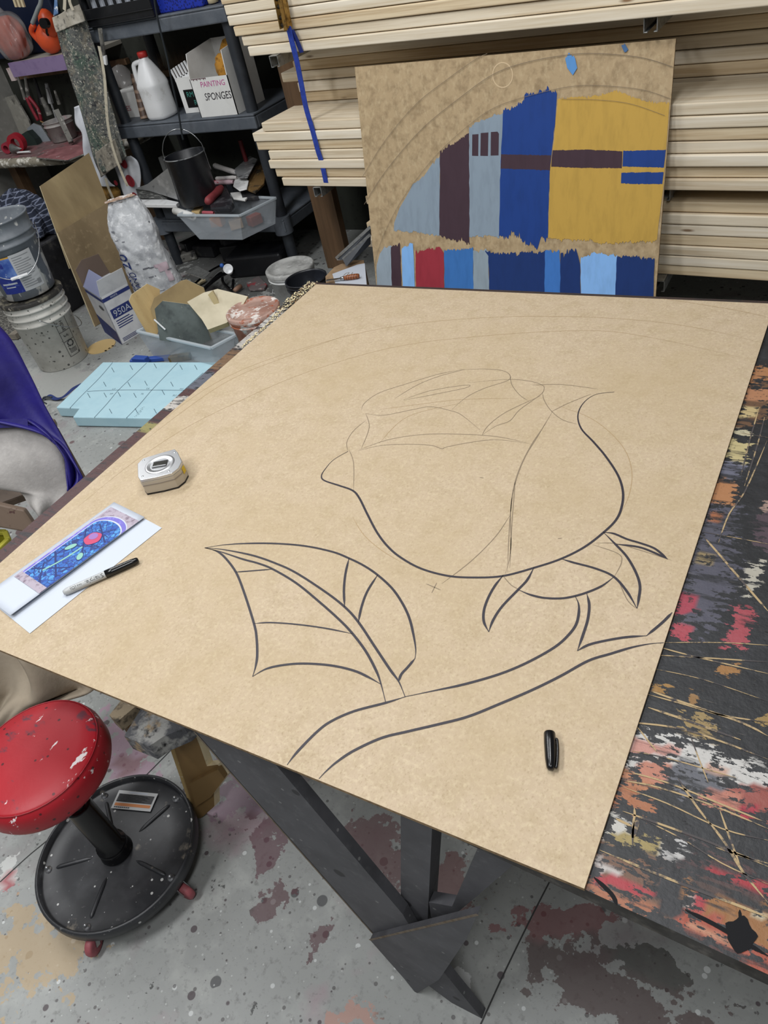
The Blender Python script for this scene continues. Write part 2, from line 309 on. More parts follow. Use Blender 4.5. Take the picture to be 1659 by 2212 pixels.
# ------------------------------------------------------------------ work table
m_table = mat('paint_crusted_top', '#202124', .55, layers=[('n', 30, '#34363a', .5, .75, (1, 1, 1), .7), ('n', 7, '#17181a', .4, .65, (1, 1, 1), .7), ('n', 130, '#5d5b57', .66, .76, (1, 1, 1), .6), ('n', 26, '#1d1e21', .54, .62, (.35, 2.6, 1), .85, 6, 'top'), ('n', 90, '#202023', .6, .66, (1, 1, 1), .8, 6, 'top'), ('n', 60, '#8b8176', .68, .74, (.2, 3, 1), .6, 6, 'top')],
    attr=(95, 1.6, (.6, 1.4, 1), .88), rnd=False, bump=(55, .35))
m_tedge = mat('table_edge', '#3f3d3a', .8, layers=[('n', 40, '#64605a', .5, .7), ('n', 15, '#26241f', .45, .65)])
table = thing('work_table', 'paint-crusted black work table under the brown drawing board', 'table', (1.0, -.64, 0))
NEARY = -1.306; TX0 = -.042
NEARY = -1.241
tt = deck('table_top', TX0, 2.2, NEARY, .022, .006, TOP - .024, TOP, [m_table, m_tedge]); tt.parent = table; tt.location = V(tt.location) - V(table.location)
T = lambda pts, c, s=.02: ('p', [Z(x, y, TOP) for x, y in pts], c, s * 1.7)
def tstrip(p, q, w, c, s=.02): # a brushed streak from p to q
    a, b = Z(*p, TOP), Z(*q, TOP); d = (b - a); n = V((-d.y, d.x, 0)).normalized() * w * .5; return ('p', [a - n, b - n, b + n, a + n], c, s)
for vv in tt.data.vertices: vv.co.y -= .050 * (vv.co.x) * (1 - vv.co.y / (.022 - NEARY))
tl = tt.location.copy(); tt.location = V(tt.location) + V(table.location)
paint_attr(tt, [
    ('p', [(TX0 - .1, -1.4), (.02, -1.4), (.02, -.45), (TX0 - .1, -.45)], '#573331', .02), ('p', [(TX0 - .1, -.45), (.02, -.45), (.02, .1), (TX0 - .1, .1)], '#4c3330', .02),
    ('e', ((-.03, -.60), (.05, .028), .3), '#d9d3cb', .02), ('e', ((-.03, -.40), (.05, .05), .2), '#8a6a4c', .03), ('e', ((-.02, -.30), (.045, .05), .2), '#cfc9c2', .03), ('e', ((-.02, -.19), (.04, .06), .2), '#dcd8d2', .03), ('e', ((-.02, -.08), (.04, .05), 0), '#3b3634', .03), ('e', ((-.03, -.5), (.04, .04), 0), '#6d707c', .03), ('e', ((-.02, -.7), (.04, .02), 0), '#a39a5c', .02),
    ('p', [(.0, -.01), (2.2, -.01), (2.2, .05), (.0, .05)], '#40302d', .02),
    # right hand side, from the far corner to the near edge
    T([(1600, 850), (1659, 830), (1659, 905), (1585, 930)], '#7a5a42', .02), T([(1622, 795), (1670, 790), (1670, 815), (1615, 825)], '#c48a5c', .015), T([(1610, 838), (1670, 838), (1670, 868), (1600, 862)], '#c98f68', .015),
    T([(1600, 875), (1635, 882), (1632, 900), (1595, 905)], '#dcc48f', .012), T([(1585, 922), (1630, 935), (1625, 945), (1580, 938)], '#d9cfae', .008), T([(1575, 950), (1618, 958), (1608, 1000), (1565, 985)], '#dccb95', .012),
    T([(1555, 995), (1605, 1005), (1598, 1040), (1550, 1025)], '#77788a', .015), T([(1548, 1030), (1590, 1042), (1583, 1095), (1530, 1080)], '#c58a5c', .012),
    T([(1528, 1088), (1582, 1100), (1570, 1290), (1500, 1380), (1468, 1290), (1490, 1180)], '#5c5b69', .03), T([(1535, 1105), (1560, 1110), (1552, 1130), (1528, 1122)], '#b9754f', .008),
    T([(1510, 1190), (1545, 1195), (1535, 1220), (1500, 1215)], '#a38e66', .012), T([(1645, 1090), (1680, 1085), (1680, 1140), (1635, 1160)], '#b3978a', .015), T([(1640, 1110), (1680, 1100), (1680, 1190), (1630, 1180)], '#5a4a53', .02),
    T([(1470, 1275), (1510, 1285), (1505, 1320), (1460, 1330)], '#b8485a', .012), T([(1450, 1345), (1500, 1350), (1490, 1385), (1440, 1370)], '#bf4f5c', .01), T([(1590, 1310), (1630, 1320), (1605, 1405), (1570, 1400)], '#b8525c', .012), T([(1615, 1225), (1650, 1210), (1640, 1260), (1610, 1290)], '#c9c3b4', .01),
    T([(1555, 1435), (1600, 1440), (1590, 1460), (1555, 1450)], '#b07f49', .01), T([(1415, 1475), (1452, 1480), (1445, 1495), (1410, 1490)], '#ae8243', .008), T([(1490, 1495), (1505, 1495), (1500, 1520), (1490, 1520)], '#a27a49', .006), T([(1480, 1540), (1530, 1555), (1540, 1590), (1475, 1575)], '#a98f5c', .02),
    T([(1620, 1545), (1680, 1550), (1680, 1570), (1630, 1560)], '#a88a52', .01),
    T([(1372, 1588), (1480, 1605), (1590, 1650), (1680, 1675), (1680, 1710), (1560, 1690), (1450, 1640), (1360, 1615)], '#dedbd6', .02), T([(1365, 1595), (1470, 1615), (1460, 1635), (1360, 1625)], '#d99c8e', .012), T([(1530, 1645), (1580, 1660), (1570, 1685), (1525, 1670)], '#d8b09c', .012),
    T([(1350, 1630), (1390, 1640), (1380, 1655), (1345, 1650)], '#d5d2cd', .012), T([(1378, 1648), (1440, 1655), (1430, 1690), (1370, 1680)], '#d08a72', .012), T([(1345, 1668), (1420, 1690), (1400, 1710), (1340, 1690)], '#c9865f', .015), T([(1470, 1640), (1560, 1675), (1560, 1710), (1470, 1690)], '#6f7078', .03),
    T([(1520, 1705), (1610, 1715), (1630, 1730), (1600, 1760), (1515, 1735)], '#cf8672', .012), T([(1595, 1690), (1680, 1700), (1680, 1770), (1600, 1760)], '#a85a50', .02), T([(1600, 1735), (1640, 1745), (1635, 1785), (1600, 1770)], '#b83345', .01),
    T([(1335, 1690), (1400, 1720), (1395, 1755), (1330, 1725)], '#b8744c', .02), T([(1325, 1775), (1360, 1780), (1355, 1795), (1315, 1795)], '#d9d6ce', .015), T([(1320, 1795), (1420, 1820), (1415, 1835), (1330, 1810)], '#b09c61', .012),
    T([(1458, 1830), (1490, 1838), (1485, 1858), (1455, 1845)], '#cfcdca', .02), T([(1480, 1845), (1660, 1900), (1660, 1935), (1480, 1880)], '#543a3a', .03), T([(1525, 1865), (1680, 1920), (1680, 1945), (1530, 1885)], '#b5353f', .01),
    T([(1290, 1845), (1400, 1880), (1420, 1960), (1270, 1930)], '#7d5a45', .03), T([(1285, 1850), (1345, 1880), (1340, 1895), (1285, 1880)], '#d4cdc8', .015), T([(1275, 1878), (1400, 1915), (1420, 1945), (1290, 1910)], '#bb3843', .01), T([(1270, 1910), (1420, 1955), (1400, 1975), (1275, 1940)], '#b5714f', .015),
    T([(1475, 1905), (1600, 1935), (1680, 1980), (1680, 2040), (1560, 2010), (1470, 1950)], '#a5713f', .02), T([(1500, 1895), (1640, 1945), (1640, 1965), (1490, 1920)], '#54403a', .02), T([(1500, 1930), (1522, 1935), (1515, 1975), (1500, 1970)], '#b93a44', .006), T([(1480, 1935), (1502, 1940), (1500, 1962), (1478, 1955)], '#cfc6be', .01),
    T([(1480, 1965), (1560, 1980), (1600, 2030), (1680, 2090), (1680, 2130), (1480, 2010)], '#b3563f', .02), T([(1490, 1985), (1600, 2040), (1590, 2055), (1480, 2005)], '#cf9576', .01), T([(1425, 1885), (1480, 1895), (1475, 1980), (1420, 1965)], '#2d2e32', .012), T([(1615, 1970), (1660, 1980), (1660, 1990), (1620, 1985)], '#ddd3b4', .006),
], None, .62)
tt.location = tl
m_scr = mat('bare_wood_scratch', '#a08a66', .75, layers=[('n', 45, '#37353a', .47, .56, (1, 1, 1), .95)], rnd=False)
mb = MB(); zz = TOP + .0006
for pts, w in [([(1335, 1558), (1450, 1570), (1540, 1595), (1659, 1640)], .0035), ([(1400, 1500), (1480, 1522), (1560, 1545), (1659, 1560)], .003), ([(1398, 1490), (1470, 1515), (1600, 1560), (1659, 1590)], .004), ([(1420, 1415), (1540, 1422), (1659, 1430)], .003), ([(1425, 1398), (1500, 1418), (1659, 1455)], .003), ([(1425, 1388), (1560, 1388), (1659, 1394)], .002), ([(1415, 1445), (1520, 1468), (1659, 1515)], .0016),
               ([(1400, 1528), (1480, 1555), (1600, 1598)], .0045), ([(1365, 1622), (1450, 1640), (1590, 1680)], .0022), ([(1345, 1664), (1440, 1690), (1560, 1738), (1659, 1778)], .003), ([(1340, 1685), (1420, 1700), (1540, 1740), (1659, 1790)], .0028), ([(1345, 1700), (1440, 1735), (1560, 1790), (1659, 1815)], .0022), ([(1345, 1752), (1440, 1785), (1540, 1822), (1659, 1872)], .0035),
               ([(1330, 1768), (1365, 1785)], .004), ([(1295, 1836), (1400, 1880), (1500, 1920), (1600, 1958), (1659, 1982)], .004), ([(1385, 1768), (1470, 1810), (1560, 1865), (1659, 1910)], .002), ([(1525, 1768), (1560, 1812), (1590, 1860), (1610, 1890), (1659, 1950)], .004), ([(1465, 1682), (1500, 1735), (1530, 1775)], .0035), ([(1555, 1750), (1580, 1820), (1598, 1868)], .003),
               ([(1375, 1568), (1400, 1600), (1420, 1625)], .0025), ([(1488, 1580), (1510, 1640), (1530, 1690)], .002), ([(1512, 1150), (1560, 1205), (1620, 1275), (1659, 1320)], .0045), ([(1511, 1148), (1580, 1160), (1659, 1175)], .002), ([(1657, 952), (1610, 1060), (1575, 1110), (1552, 1172)], .003), ([(1640, 880), (1620, 950), (1600, 1030)], .003), ([(1652, 900), (1635, 965), (1608, 1050)], .003),
               ([(1600, 935), (1659, 945)], .002), ([(1370, 1745), (1371, 1760), (1368, 1780), (1366, 1830)], .0035), ([(1378, 1770), (1366, 1810)], .008), ([(1545, 1830), (1600, 1848), (1659, 1865)], .003)]:
    mb.ribbon([Z(x, y, zz) for x, y in pts], w * .72, k=4, taper=True)
mb.build('scratch_marks', m_scr, parent=table)
m_drip = mat('black_paint_drip', '#0e0e11', .7, spec=.2)
for pts, w in [([(1283, 1895), (1320, 1930), (1333, 1955)], .0045), ([(1480, 1965), (1540, 1995), (1600, 2030), (1659, 2065)], .0045), ([(1598, 1965), (1600, 2000)], .003), ([(1615, 1990), (1600, 2010)], .003)]:
    mb = MB(); mb.ribbon([Z(x, y, zz) for x, y in pts], w, k=4, taper=True); mb.build('paint_drip', m_drip, parent=table)
c0 = Z(1600, 2018, zz); mb = MB(); mb.poly([c0 + V((math.cos(t) * (.0135 + .002 * math.sin(5 * t)), math.sin(t) * (.016 + .003 * math.cos(4 * t)), .0002)) for t in [2 * PI * i / 24 for i in range(24)]])
mb.build('paint_blob', m_drip, parent=table)
# leg frame: a flat fan of planks standing under the near edge
m_leg = mat('spattered_grey_plank', '#515155', .6, layers=[('n', 12, '#3a3a3d', .4, .7, (1, 1, 1), .7), ('n', 50, '#67676a', .55, .75, (1, 1, 1), .5), ('s', 20, '#1e1d20', 0.0, -.025, (1, 1, 1), 0.85, 0.3), ('s', 45, '#7d7d7d', 0.0, -.025, (1, 1, 1), 0.85, 0.2)])
m_legedge = mat('raw_ply_edge', '#75695a', .8, layers=[('n', 60, '#5c4c38', .45, .65)])
FY = -1.292
F = lambda pts: [YY(x, y, FY) for x, y in pts]
def plank(name, pts, th=.018, dy=0, ch=None):
    mb = MB().prism([p + V((0, dy, 0)) for p in F(pts)], (0, th, 0), 0, 1); return mb.build(name, [m_leg, m_legedge], parent=table)
zt = TOP - .029
def clampz(pts): return pts
def truss(name, P, th, dy, raw=()):
    mb = MB().prism([V((x, FY + dy, z)) for x, z in P], (0, th, 0), 0, 0); o = mb.build(name, [m_leg, m_legedge], parent=table)
    if raw: e = MB(); e.ribbon([V((P[i][0], FY + dy - .0006, P[i][1])) for i in raw], .0045, (0, -1, 0), k=1); e.build('raw_edge', m_legedge, parent=o)
    return o
def f2(x, y): q = YY(x, y, FY); return (q.x, q.z)
A0 = f2(800, 2010); A1 = f2(925, 2150)
truss('slanting_leg', [(.588, zt), (.735, zt), f2(870, 1975), f2(905, 2035), (.948, .0), (.888, .0), f2(880, 2095), f2(800, 2010)], .018, 0, (6, 7, 0))
truss('upright_brace', [(.917, zt), (.962, zt), f2(912, 2030), f2(855, 2030)], .035, .019)
truss('leaning_brace', [(1.03, zt), (1.085, zt), f2(1030, 1955), f2(925, 2040), f2(915, 1975), f2(965, 1985)], .018, .019)
truss('gusset', [f2(806, 2015), f2(1040, 1955), f2(1015, 2010), f2(955, 2100), f2(905, 2132), f2(880, 2100)], .012, -.0125, (0, 1))
for sx in (.35, 1.9):
    MB().box((sx, -.12, 0), (.08, 0, 0), (0, .08, 0), (0, 0, zt)).build('leg', m_leg, parent=table)
MB().box((1.9, -1.2, 0), (.08, 0, 0), (0, .08, 0), (0, 0, zt)).build('leg', m_leg, parent=table)
# ------------------------------------------------------------------ the drawing board
board = thing('drawing_board', 'big brown hardboard sheet with a half inked rose outline, flat on the work table', 'board', (.58, -.65, TOP))
MB().prism([(.0, 0, TOP + .0005), (1.163, 0, TOP + .0005), (1.16, -1.303, TOP + .0005), (0, -1.304, TOP + .0005)], (0, 0, BRD - TOP - .0005), 0, 1).build('sheet', [m_board, m_brdedge], parent=board)
S1, S2, S3 = .4822, .3134, .3014
ink = [sc((660, 740), S1, q) for q in (
    [(1383, 221), (1300, 232), (1245, 270), (1220, 325), (1235, 385), (1290, 445), (1345, 510), (1400, 595), (1422, 670), (1415, 740), (1390, 795), (1335, 850), (1250, 915), (1145, 968), (1025, 1008), (885, 1045), (760, 1052), (640, 1045), (520, 1013), (430, 965), (370, 915), (320, 850), (275, 765), (240, 695), (210, 662), (150, 640), (85, 618), (71, 598), (85, 570), (125, 525), (190, 487)],
    [(1335, 850), (1380, 855), (1440, 880), (1500, 898), (1560, 920), (1600, 950), (1622, 970)], [(1622, 970), (1560, 940), (1490, 915), (1390, 903)], [(1335, 850), (1390, 905), (1440, 960), (1480, 1030), (1498, 1090), (1492, 1150), (1485, 1190)], [(1484, 1190), (1440, 1115), (1380, 1048), (1300, 1012), (1200, 985), (1145, 968)])]
ink += [sc((1000, 1120), S3, q) for q in (
    [(290, 405), (230, 480), (180, 570), (150, 660), (150, 740), (185, 812)], [(185, 812), (215, 730), (280, 630), (395, 510), (460, 440), (510, 348)], [(398, 510), (480, 545), (580, 568), (700, 572), (800, 556), (900, 525), (1000, 480), (1085, 415)],
    [(805, 558), (828, 610), (830, 680), (810, 760), (760, 830), (680, 905), (560, 980), (400, 1060), (230, 1125), (0, 1190), (-200, 1232), (-420, 1278)], [(888, 540), (905, 620), (895, 720), (865, 820), (820, 948)], [(820, 948), (900, 905), (1020, 875), (1170, 850), (1315, 840)], [(1315, 840), (1400, 770), (1450, 725), (1500, 672)])]
ink += [[(875, 1505), (833, 1518), (765, 1536), (715, 1558), (683, 1582), (642, 1624), (620, 1652)], [(1434, 1388), (1401, 1391), (1362, 1399), (1319, 1412), (1271, 1427), (1211, 1460), (1150, 1490), (1080, 1520), (1010, 1548), (940, 1566), (880, 1580), (824, 1594), (765, 1621), (727, 1646), (702, 1668), (689, 1682)]]
leaf = [sc((420, 1140), S2, q) for q in (
    [(70, 138), (200, 118), (350, 108), (550, 108), (760, 125), (950, 165), (1065, 210), (1170, 262), (1262, 325), (1360, 415), (1430, 515), (1480, 620), (1510, 740), (1525, 840), (1520, 900)], [(1520, 900), (1470, 960), (1425, 1010), (1408, 1060)],
    [(70, 138), (200, 150), (400, 190), (560, 245), (700, 310), (900, 440), (1035, 545), (1130, 650), (1250, 830), (1350, 980), (1408, 1060), (1452, 1165)], [(70, 138), (180, 165), (330, 215), (440, 245), (540, 285), (700, 380), (860, 510), (1000, 635), (1090, 730), (1180, 850), (1250, 980), (1285, 1075), (1318, 1205)],
    [(70, 138), (150, 160), (210, 205), (285, 305), (340, 440), (410, 660), (428, 760), (432, 880), (420, 960), (400, 1025)], [(400, 1025), (500, 970), (640, 942), (780, 936), (950, 950), (1100, 985), (1200, 1030), (1285, 1078)],
    [(1065, 210), (1040, 320), (1030, 430), (1035, 545)], [(1262, 325), (1190, 440), (1150, 550), (1130, 650)])]
veins = [sc((420, 1140), S2, q) for q in ([(285, 305), (400, 296), (535, 285)], [(410, 660), (520, 653), (700, 665), (900, 692), (1090, 730)])]
mb = MB()
for q in ink + leaf: mb.ribbon([Z(x, y, BRD + .0006) for x, y in q], .0038, taper=True)
for q in veins: mb.ribbon([Z(x, y, BRD + .0006) for x, y in q], .0026, taper=True)
tag(mb.build('marker_line', m_ink, parent=board), 'thick black marker outline of rose, leaf and stem')
pen = [sc((660, 740), S1, q) for q in (
    [(250, 303), (265, 270), (330, 225), (450, 185), (600, 140), (715, 120)], [(690, 121), (800, 118), (880, 125), (915, 145), (905, 170), (800, 205), (720, 245), (655, 300)], [(270, 318), (350, 325), (480, 300), (560, 287), (650, 305), (700, 325), (780, 390)], [(400, 250), (500, 190), (600, 150), (715, 120)],
    [(440, 255), (560, 215), (720, 190), (715, 203), (560, 235), (440, 258)], [(915, 145), (925, 190), (960, 235), (1000, 262)], [(730, 180), (900, 165), (1000, 172), (1060, 190), (1068, 210), (1050, 235), (960, 300), (915, 350), (850, 375), (790, 415)], [(790, 415), (820, 370), (900, 310), (1050, 240)],
    [(1060, 220), (1070, 260), (1100, 305), (1150, 345), (1215, 365)], [(1015, 190), (1150, 188), (1310, 208)], [(1100, 310), (1180, 270), (1280, 230)], [(1105, 310), (1060, 385), (1010, 460), (960, 560), (930, 660), (918, 770), (920, 880), (915, 960), (895, 1035)], [(1100, 320), (1040, 420), (985, 510), (945, 610), (925, 700), (915, 800), (908, 930), (905, 1030)],
    [(235, 485), (330, 462), (450, 455), (560, 460), (610, 475), (630, 468), (720, 450), (850, 435), (1000, 452)], [(240, 480), (370, 435), (520, 412), (680, 410), (850, 420), (990, 448)], [(268, 350), (215, 395), (185, 445), (190, 487)], [(270, 318), (285, 380), (250, 475)], [(195, 480), (215, 540), (215, 660)],
    [(915, 775), (850, 870), (740, 980), (610, 1080)], [(540, 1080), (605, 1108)], [(588, 1075), (565, 1122)], [(1285, 905), (1400, 945), (1415, 985), (1385, 1045)], [(885, 1045), (920, 1085), (955, 1105)], [(940, 620), (925, 800), (915, 1010)], [(1400, 1060), (1440, 1150), (1480, 1190)], [(1300, 898), (1390, 900), (1500, 930), (1640, 975)], [(780, 604), (798, 606)], [(1130, 878), (1148, 876)])]
mb = MB()
for q in pen: mb.ribbon([Z(x, y, BRD + .0003) for x, y in q], .0014, taper=True)
far = [sc((660, 740), S1, q) for q in ([(1100, 275), (1250, 325), (1350, 390), (1430, 480), (1462, 580), (1450, 680), (1410, 770)], [(210, 780), (260, 860), (340, 930), (440, 990)], [(330, 300), (480, 280), (700, 255), (950, 250)], [(330, 450), (460, 330), (700, 270)])]
far += [[(169, 1094), (282, 1003), (400, 925), (520, 865), (660, 805), (850, 750), (1050, 725), (1271, 714), (1406, 729), (1602, 772)], [(230, 1010), (400, 870), (520, 800), (680, 745), (850, 705), (1050, 686), (1240, 684), (1406, 694), (1531, 713), (1639, 739)], [(1427, 644), (1573, 667), (1656, 684)], [(300, 960), (480, 830), (620, 770), (760, 720)]]
for q in far: mb.ribbon([Z(x, y, BRD + .0002) for x, y in q], .0011, 1 and (0, 0, 1), 1, taper=True)
tag(mb.build('pencil_line', [m_pencil, m_pencil2], parent=board), 'thin grey pencil sketch lines')
# ------------------------------------------------------------------ the painted panel
TL, TR, DN = V((-.46, 1.153, 1.043)), V((.721, 1.049, 1.042)), V((0, -.215, -1.043))
pn = (TR - TL).cross(DN).normalized(); pn = pn if pn.y < 0 else -pn
panel = thing('painted_panel', 'hardboard panel painted in blue, yellow and maroon blocks, leaning on the lumber rack', 'painted board', TL + DN + (TR - TL) * .5)
MB().prism([TL, TR, TR + DN, TL + DN], -pn * .006, 0, 1).build('sheet', [m_panel, m_brdedge], parent=panel)
PP = lambda x, y, k=.0008: PL(740 + x * .4461, 80 + y * .4461, TL + pn * k, pn)
def ragged(poly, amp=7, only=None):
    out = []; n = len(poly)
    for i in range(n):
        a, b = poly[i], poly[(i + 1) % n]; dx, dy = b[0] - a[0], b[1] - a[1]; out.append(a); L = math.hypot(dx, dy)
        if abs(dx) > abs(dy) * .8 and L > 18 and a[1] < 1150:
            k = int(L / 3.2); h = 0
            for j in range(1, k): h = h * .5 + random.uniform(-amp, amp) * (2.0 if random.random() < .15 else .8); out.append((a[0] + dx * j / k, a[1] + dy * j / k + h))
        elif L > 60:
            k = int(L / 30)
            for j in range(1, k): out.append((a[0] + dx * j / k + random.uniform(-1.5, 1.5), a[1] + dy * j / k))
    return out
pcol = {}
def pm(c):
    if c not in pcol: pcol[c] = mat('panel_paint_' + c[1:], c, .55, layers=[('n', 9, c, .4, .6), ('n', 40, '#%02x%02x%02x' % tuple(max(0, int(int(c[i:i + 2], 16) * .9)) for i in (1, 3, 5)), .45, .7, (1, 1, .15), .6)], spec=.3)
    return pcol[c]
GR, MA, BL, YE, NV = '#8b9aa8', '#46343d', '#1f4188', '#c59f4c', '#1d3770'
B2 = 140
rows = [(GR, [(470, 580), (430, 620), (390, 680), (340, 712), (310, 770), (275, 830), (250, 900), (248, 940), (330, 945), (472, 962)], 5), (GR, [(612, 445), (640, 415), (700, 395), (740, 375), (780, 370), (772, 560), (760, 975), (700, 962), (612, 972)], 5),
    (MA, [(472, 550), (520, 525), (560, 500), (600, 470), (612, 465), (615, 1005), (580, 985), (530, 985), (468, 965)], 9), (MA, [(628, 472), (658, 470), (657, 576), (627, 575)], 0), (MA, [(669, 465), (706, 462), (704, 576), (667, 575)], 0), (MA, [(718, 460), (750, 458), (757, 468), (755, 573), (717, 574)], 0),
    (YE, [(1042, 300), (1150, 290), (1250, 285), (1320, 260), (1380, 280), (1450, 310), (1583, 320), (1555, 700), (1522, 985), (1300, 1002), (1150, 985), (995, 975), (1005, 640), (1025, 500)], 6), (BL, [(778, 350), (830, 340), (880, 310), (880, 285), (940, 270), (1000, 255), (1038, 275), (1030, 400), (1003, 640), (993, 975), (960, 970), (945, 1022), (880, 990), (840, 962), (757, 970), (765, 600)], 14),
    (MA, [(767, 568), (1010, 573), (1005, 645), (765, 637)], 1.2), (MA, [(1017, 548), (1100, 547), (1200, 545), (1300, 550), (1355, 553), (1352, 635), (1150, 634), (1010, 628)], 1.2), (BL, [(1359, 551), (1460, 549), (1565, 547), (1556, 632), (1355, 627)], 1.2), (BL, [(1350, 657), (1450, 655), (1555, 655), (1548, 712), (1400, 711), (1348, 708)], 1.2),
    ('#a06a72', [], 0), ('#98a6b2', [(165, 1105), (180, 1050), (200, 1020), (238, 1013), (241, 1210 + B2), (165, 1210 + B2)], 5), (MA, [(234, 1015), (278, 1005), (292, 1210 + B2), (242, 1210 + B2)], 9), ('#86b7ee', [(286, 1030), (340, 998), (357, 1215 + B2), (294, 1212 + B2)], 8), ('#9c3340', [(353, 1040), (400, 1030), (470, 1015), (490, 1045), (493, 1222 + B2), (357, 1215 + B2)], 8),
    ('#3d74b8', [(492, 1035), (560, 1028), (632, 1020), (634, 1222 + B2), (494, 1222 + B2)], 8), ('#93a1ab', [(632, 1035), (705, 1033), (714, 1225 + B2), (635, 1224 + B2)], 6), (NV, [(690, 1038), (740, 1048), (900, 1045), (985, 1035), (977, 1240 + B2), (714, 1225 + B2), (706, 1060)], 9), ('#4179c4', [(980, 1035), (1050, 1035), (1057, 1130), (1052, 1240 + B2), (976, 1240 + B2)], 8),
    (NV, [(1055, 1045), (1130, 1025), (1150, 1100), (1154, 1245 + B2), (1052, 1240 + B2)], 14), ('#8abaf2', [(1153, 1072), (1220, 1042), (1280, 1055), (1330, 1058), (1314, 1250 + B2), (1154, 1245 + B2)], 7), (NV, [(1328, 1065), (1400, 1060), (1511, 1075), (1500, 1257 + B2), (1314, 1252 + B2)], 8),
    ('#5b93cf', [(1078, 105), (1100, 80), (1125, 100), (1136, 150), (1115, 185), (1088, 150)], 6), ('#4a6f9c', [(1350, 42), (1368, 35), (1384, 62), (1365, 74)], 4)]
mb = MB(); mats = []; used = {}
for i, (c, poly, amp) in enumerate(rows):
    if not poly: continue
    if c not in used: used[c] = len(mats); mats.append(pm(c))
    mb.poly([PP(x, y, .0006 + .0001 * i) for x, y in (ragged(poly, amp) if amp else poly)][::-1], used[c])
tag(mb.build('painted_pattern', mats, parent=panel), 'blocks of dark blue, yellow, maroon, grey and light blue paint')
mb = MB()
for pts, w in (([(105, 810), (180, 690), (280, 560), (400, 430), (560, 300), (730, 180), (900, 120), (1100, 85), (1250, 80), (1450, 100), (1600, 145)], .0016), ([(95, 680), (200, 510), (350, 330), (500, 210), (640, 110), (700, 80)], .0014), ([(150, 1120), (190, 980), (280, 800), (420, 610), (560, 470), (720, 350), (900, 285), (1100, 240), (1250, 235), (1450, 255), (1590, 300)], .0012), ([(1060, 300), (1250, 305), (1400, 325), (1560, 380)], .001)):
    mb.ribbon([PP(x, y, .0045) for x, y in pts], w, pn)
mb.build('pencil_line', m_pencil, parent=panel)
mb = MB(); mb.ribbon([PP(775 + 48 * math.cos(t), 184 + 60 * math.sin(t), .0006) for t in [2 * PI * i / 40 for i in range(41)]], .004, pn, k=1)
mb.build('cup_ring', mat('dried_ring', '#cdb591', .6), parent=panel)
# ------------------------------------------------------------------ things lying on the board
def on_axis(a, b): # length axis and a sideways axis for things lying flat
    a, b = V(a), V(b); d = (b - a); L = d.length; d.normalize(); s = V((0, 0, 1)).cross(d).normalized(); return a, d, s, L
# folded sheet with a printed picture
fa, fb, fc = Z(247, 1086, BRD), Z(315, 1122, BRD), Z(28, 1337, BRD)          # flap: fold corner, free corner, far free corner
ll, lw = fc - fb, fb - fa
lb, lc = Z(350, 1141, BRD), Z(65, 1369, BRD); fd = fa + ll
paper = thing('folded_paper', 'folded white sheet with a blue mosaic print at the left of the brown board', 'paper', (fa + lc) * .5)
def flap(u, v): # u along, v across from the fold; the free edge lifts off
    q = fa + ll * u + lw * v; return V((q.x, q.y, BRD + .0016 + .0075 * v * (.55 + .45 * u)))
mb = MB(); mb.grid(lambda u, v: flap(u, v), 16, 6, 0, True); l0 = fa + V((0, 0, .0003)); mb.grid(lambda u, v: V((*(l0 + (lc - lb) * u + (lb - fa) * v).xy, BRD + .0008)), 4, 4, 0, False)
mb.build('sheet', m_paper, parent=paper, solid=.0004)
pr = MB(); cols = [mat('print_stone', '#a197a3', .6, layers=[('n', 90, '#756673', .5, .65, (1, 1, 1))]), mat('print_violet', '#6a63b4', .6, layers=[('n', 70, '#8f87c8', .5, .65)]),
    mat('print_blue_mosaic', '#2362ae', .55, layers=[('c', 95, '#163f96', .3, .9, (1, 1, 1)), ('c', 140, '#4a93cc', .72, .9, (1, 1, 1), .9), ('e', 95, '#10296a', .07, .04)]), mat('print_dark_blue', '#0f2463', .6), mat('print_pink', '#b53f63', .6), mat('print_lilac', '#8d67a6', .6), mat('print_mint', '#7eb0a2', .6), m_paper]
def pv(u, v, k=0): q = flap(u, v); return q + V((0, 0, .0006 + .00022 * k))
U0, U1 = .045, .80
def quad(u0, u1, v0, v1, mi, k=0, n=12): pr.grid(lambda a, b: pv(u0 + (u1 - u0) * a, v0 + (v1 - v0) * b, k), n, 4, mi, False)
quad(U0, U1, .08, 1.0, 0)
def arch(inset, vtop, u1, mi, k, vmax=1.0):
    # straight sided panel that ends in a round arch at its upper (small u) end
    vm = .60; hw = .50 - inset; um = .225; pts = []
    for i in range(25): t = PI * i / 24; pts.append((um - (.135 - inset * .55) * math.sin(t), vm - hw * math.cos(t)))
    L = len(pts); pr.add([pv(u, min(v, vmax), k) for u, v in pts] + [pv(u1, min(v, vmax), k) for u, v in pts], [(i, i + 1, L + i + 1, L + i) for i in range(L - 1)], mi)
arch(0, 0, U1, 7, 1); arch(.015, 0, U1 - .01, 1, 2); arch(.075, 0, U1 - .02, 7, 3); arch(.095, 0, U1 - .05, 2, 4)
quad(U1 - .055, U1, .10, 1.0, 0, 5, 4)
for a, b, w in (((.20, .35), (.30, .93), .018), ((.28, .22), (.46, .85), .02), ((.46, .22), (.34, .93), .016), ((.52, .22), (.66, .9), .022), ((.70, .22), (.56, .92), .02), ((.62, .3), (.74, .7), .018), ((.42, .3), (.62, .35), .014), ((.26, .6), (.18, .8), .014)):
    P = [pv(a[0] + (b[0] - a[0]) * t / 6, a[1] + (b[1] - a[1]) * t / 6, 5) for t in range(7)]; pr.ribbon(P, w * .17, (0, 0, 1), 3, k=1)
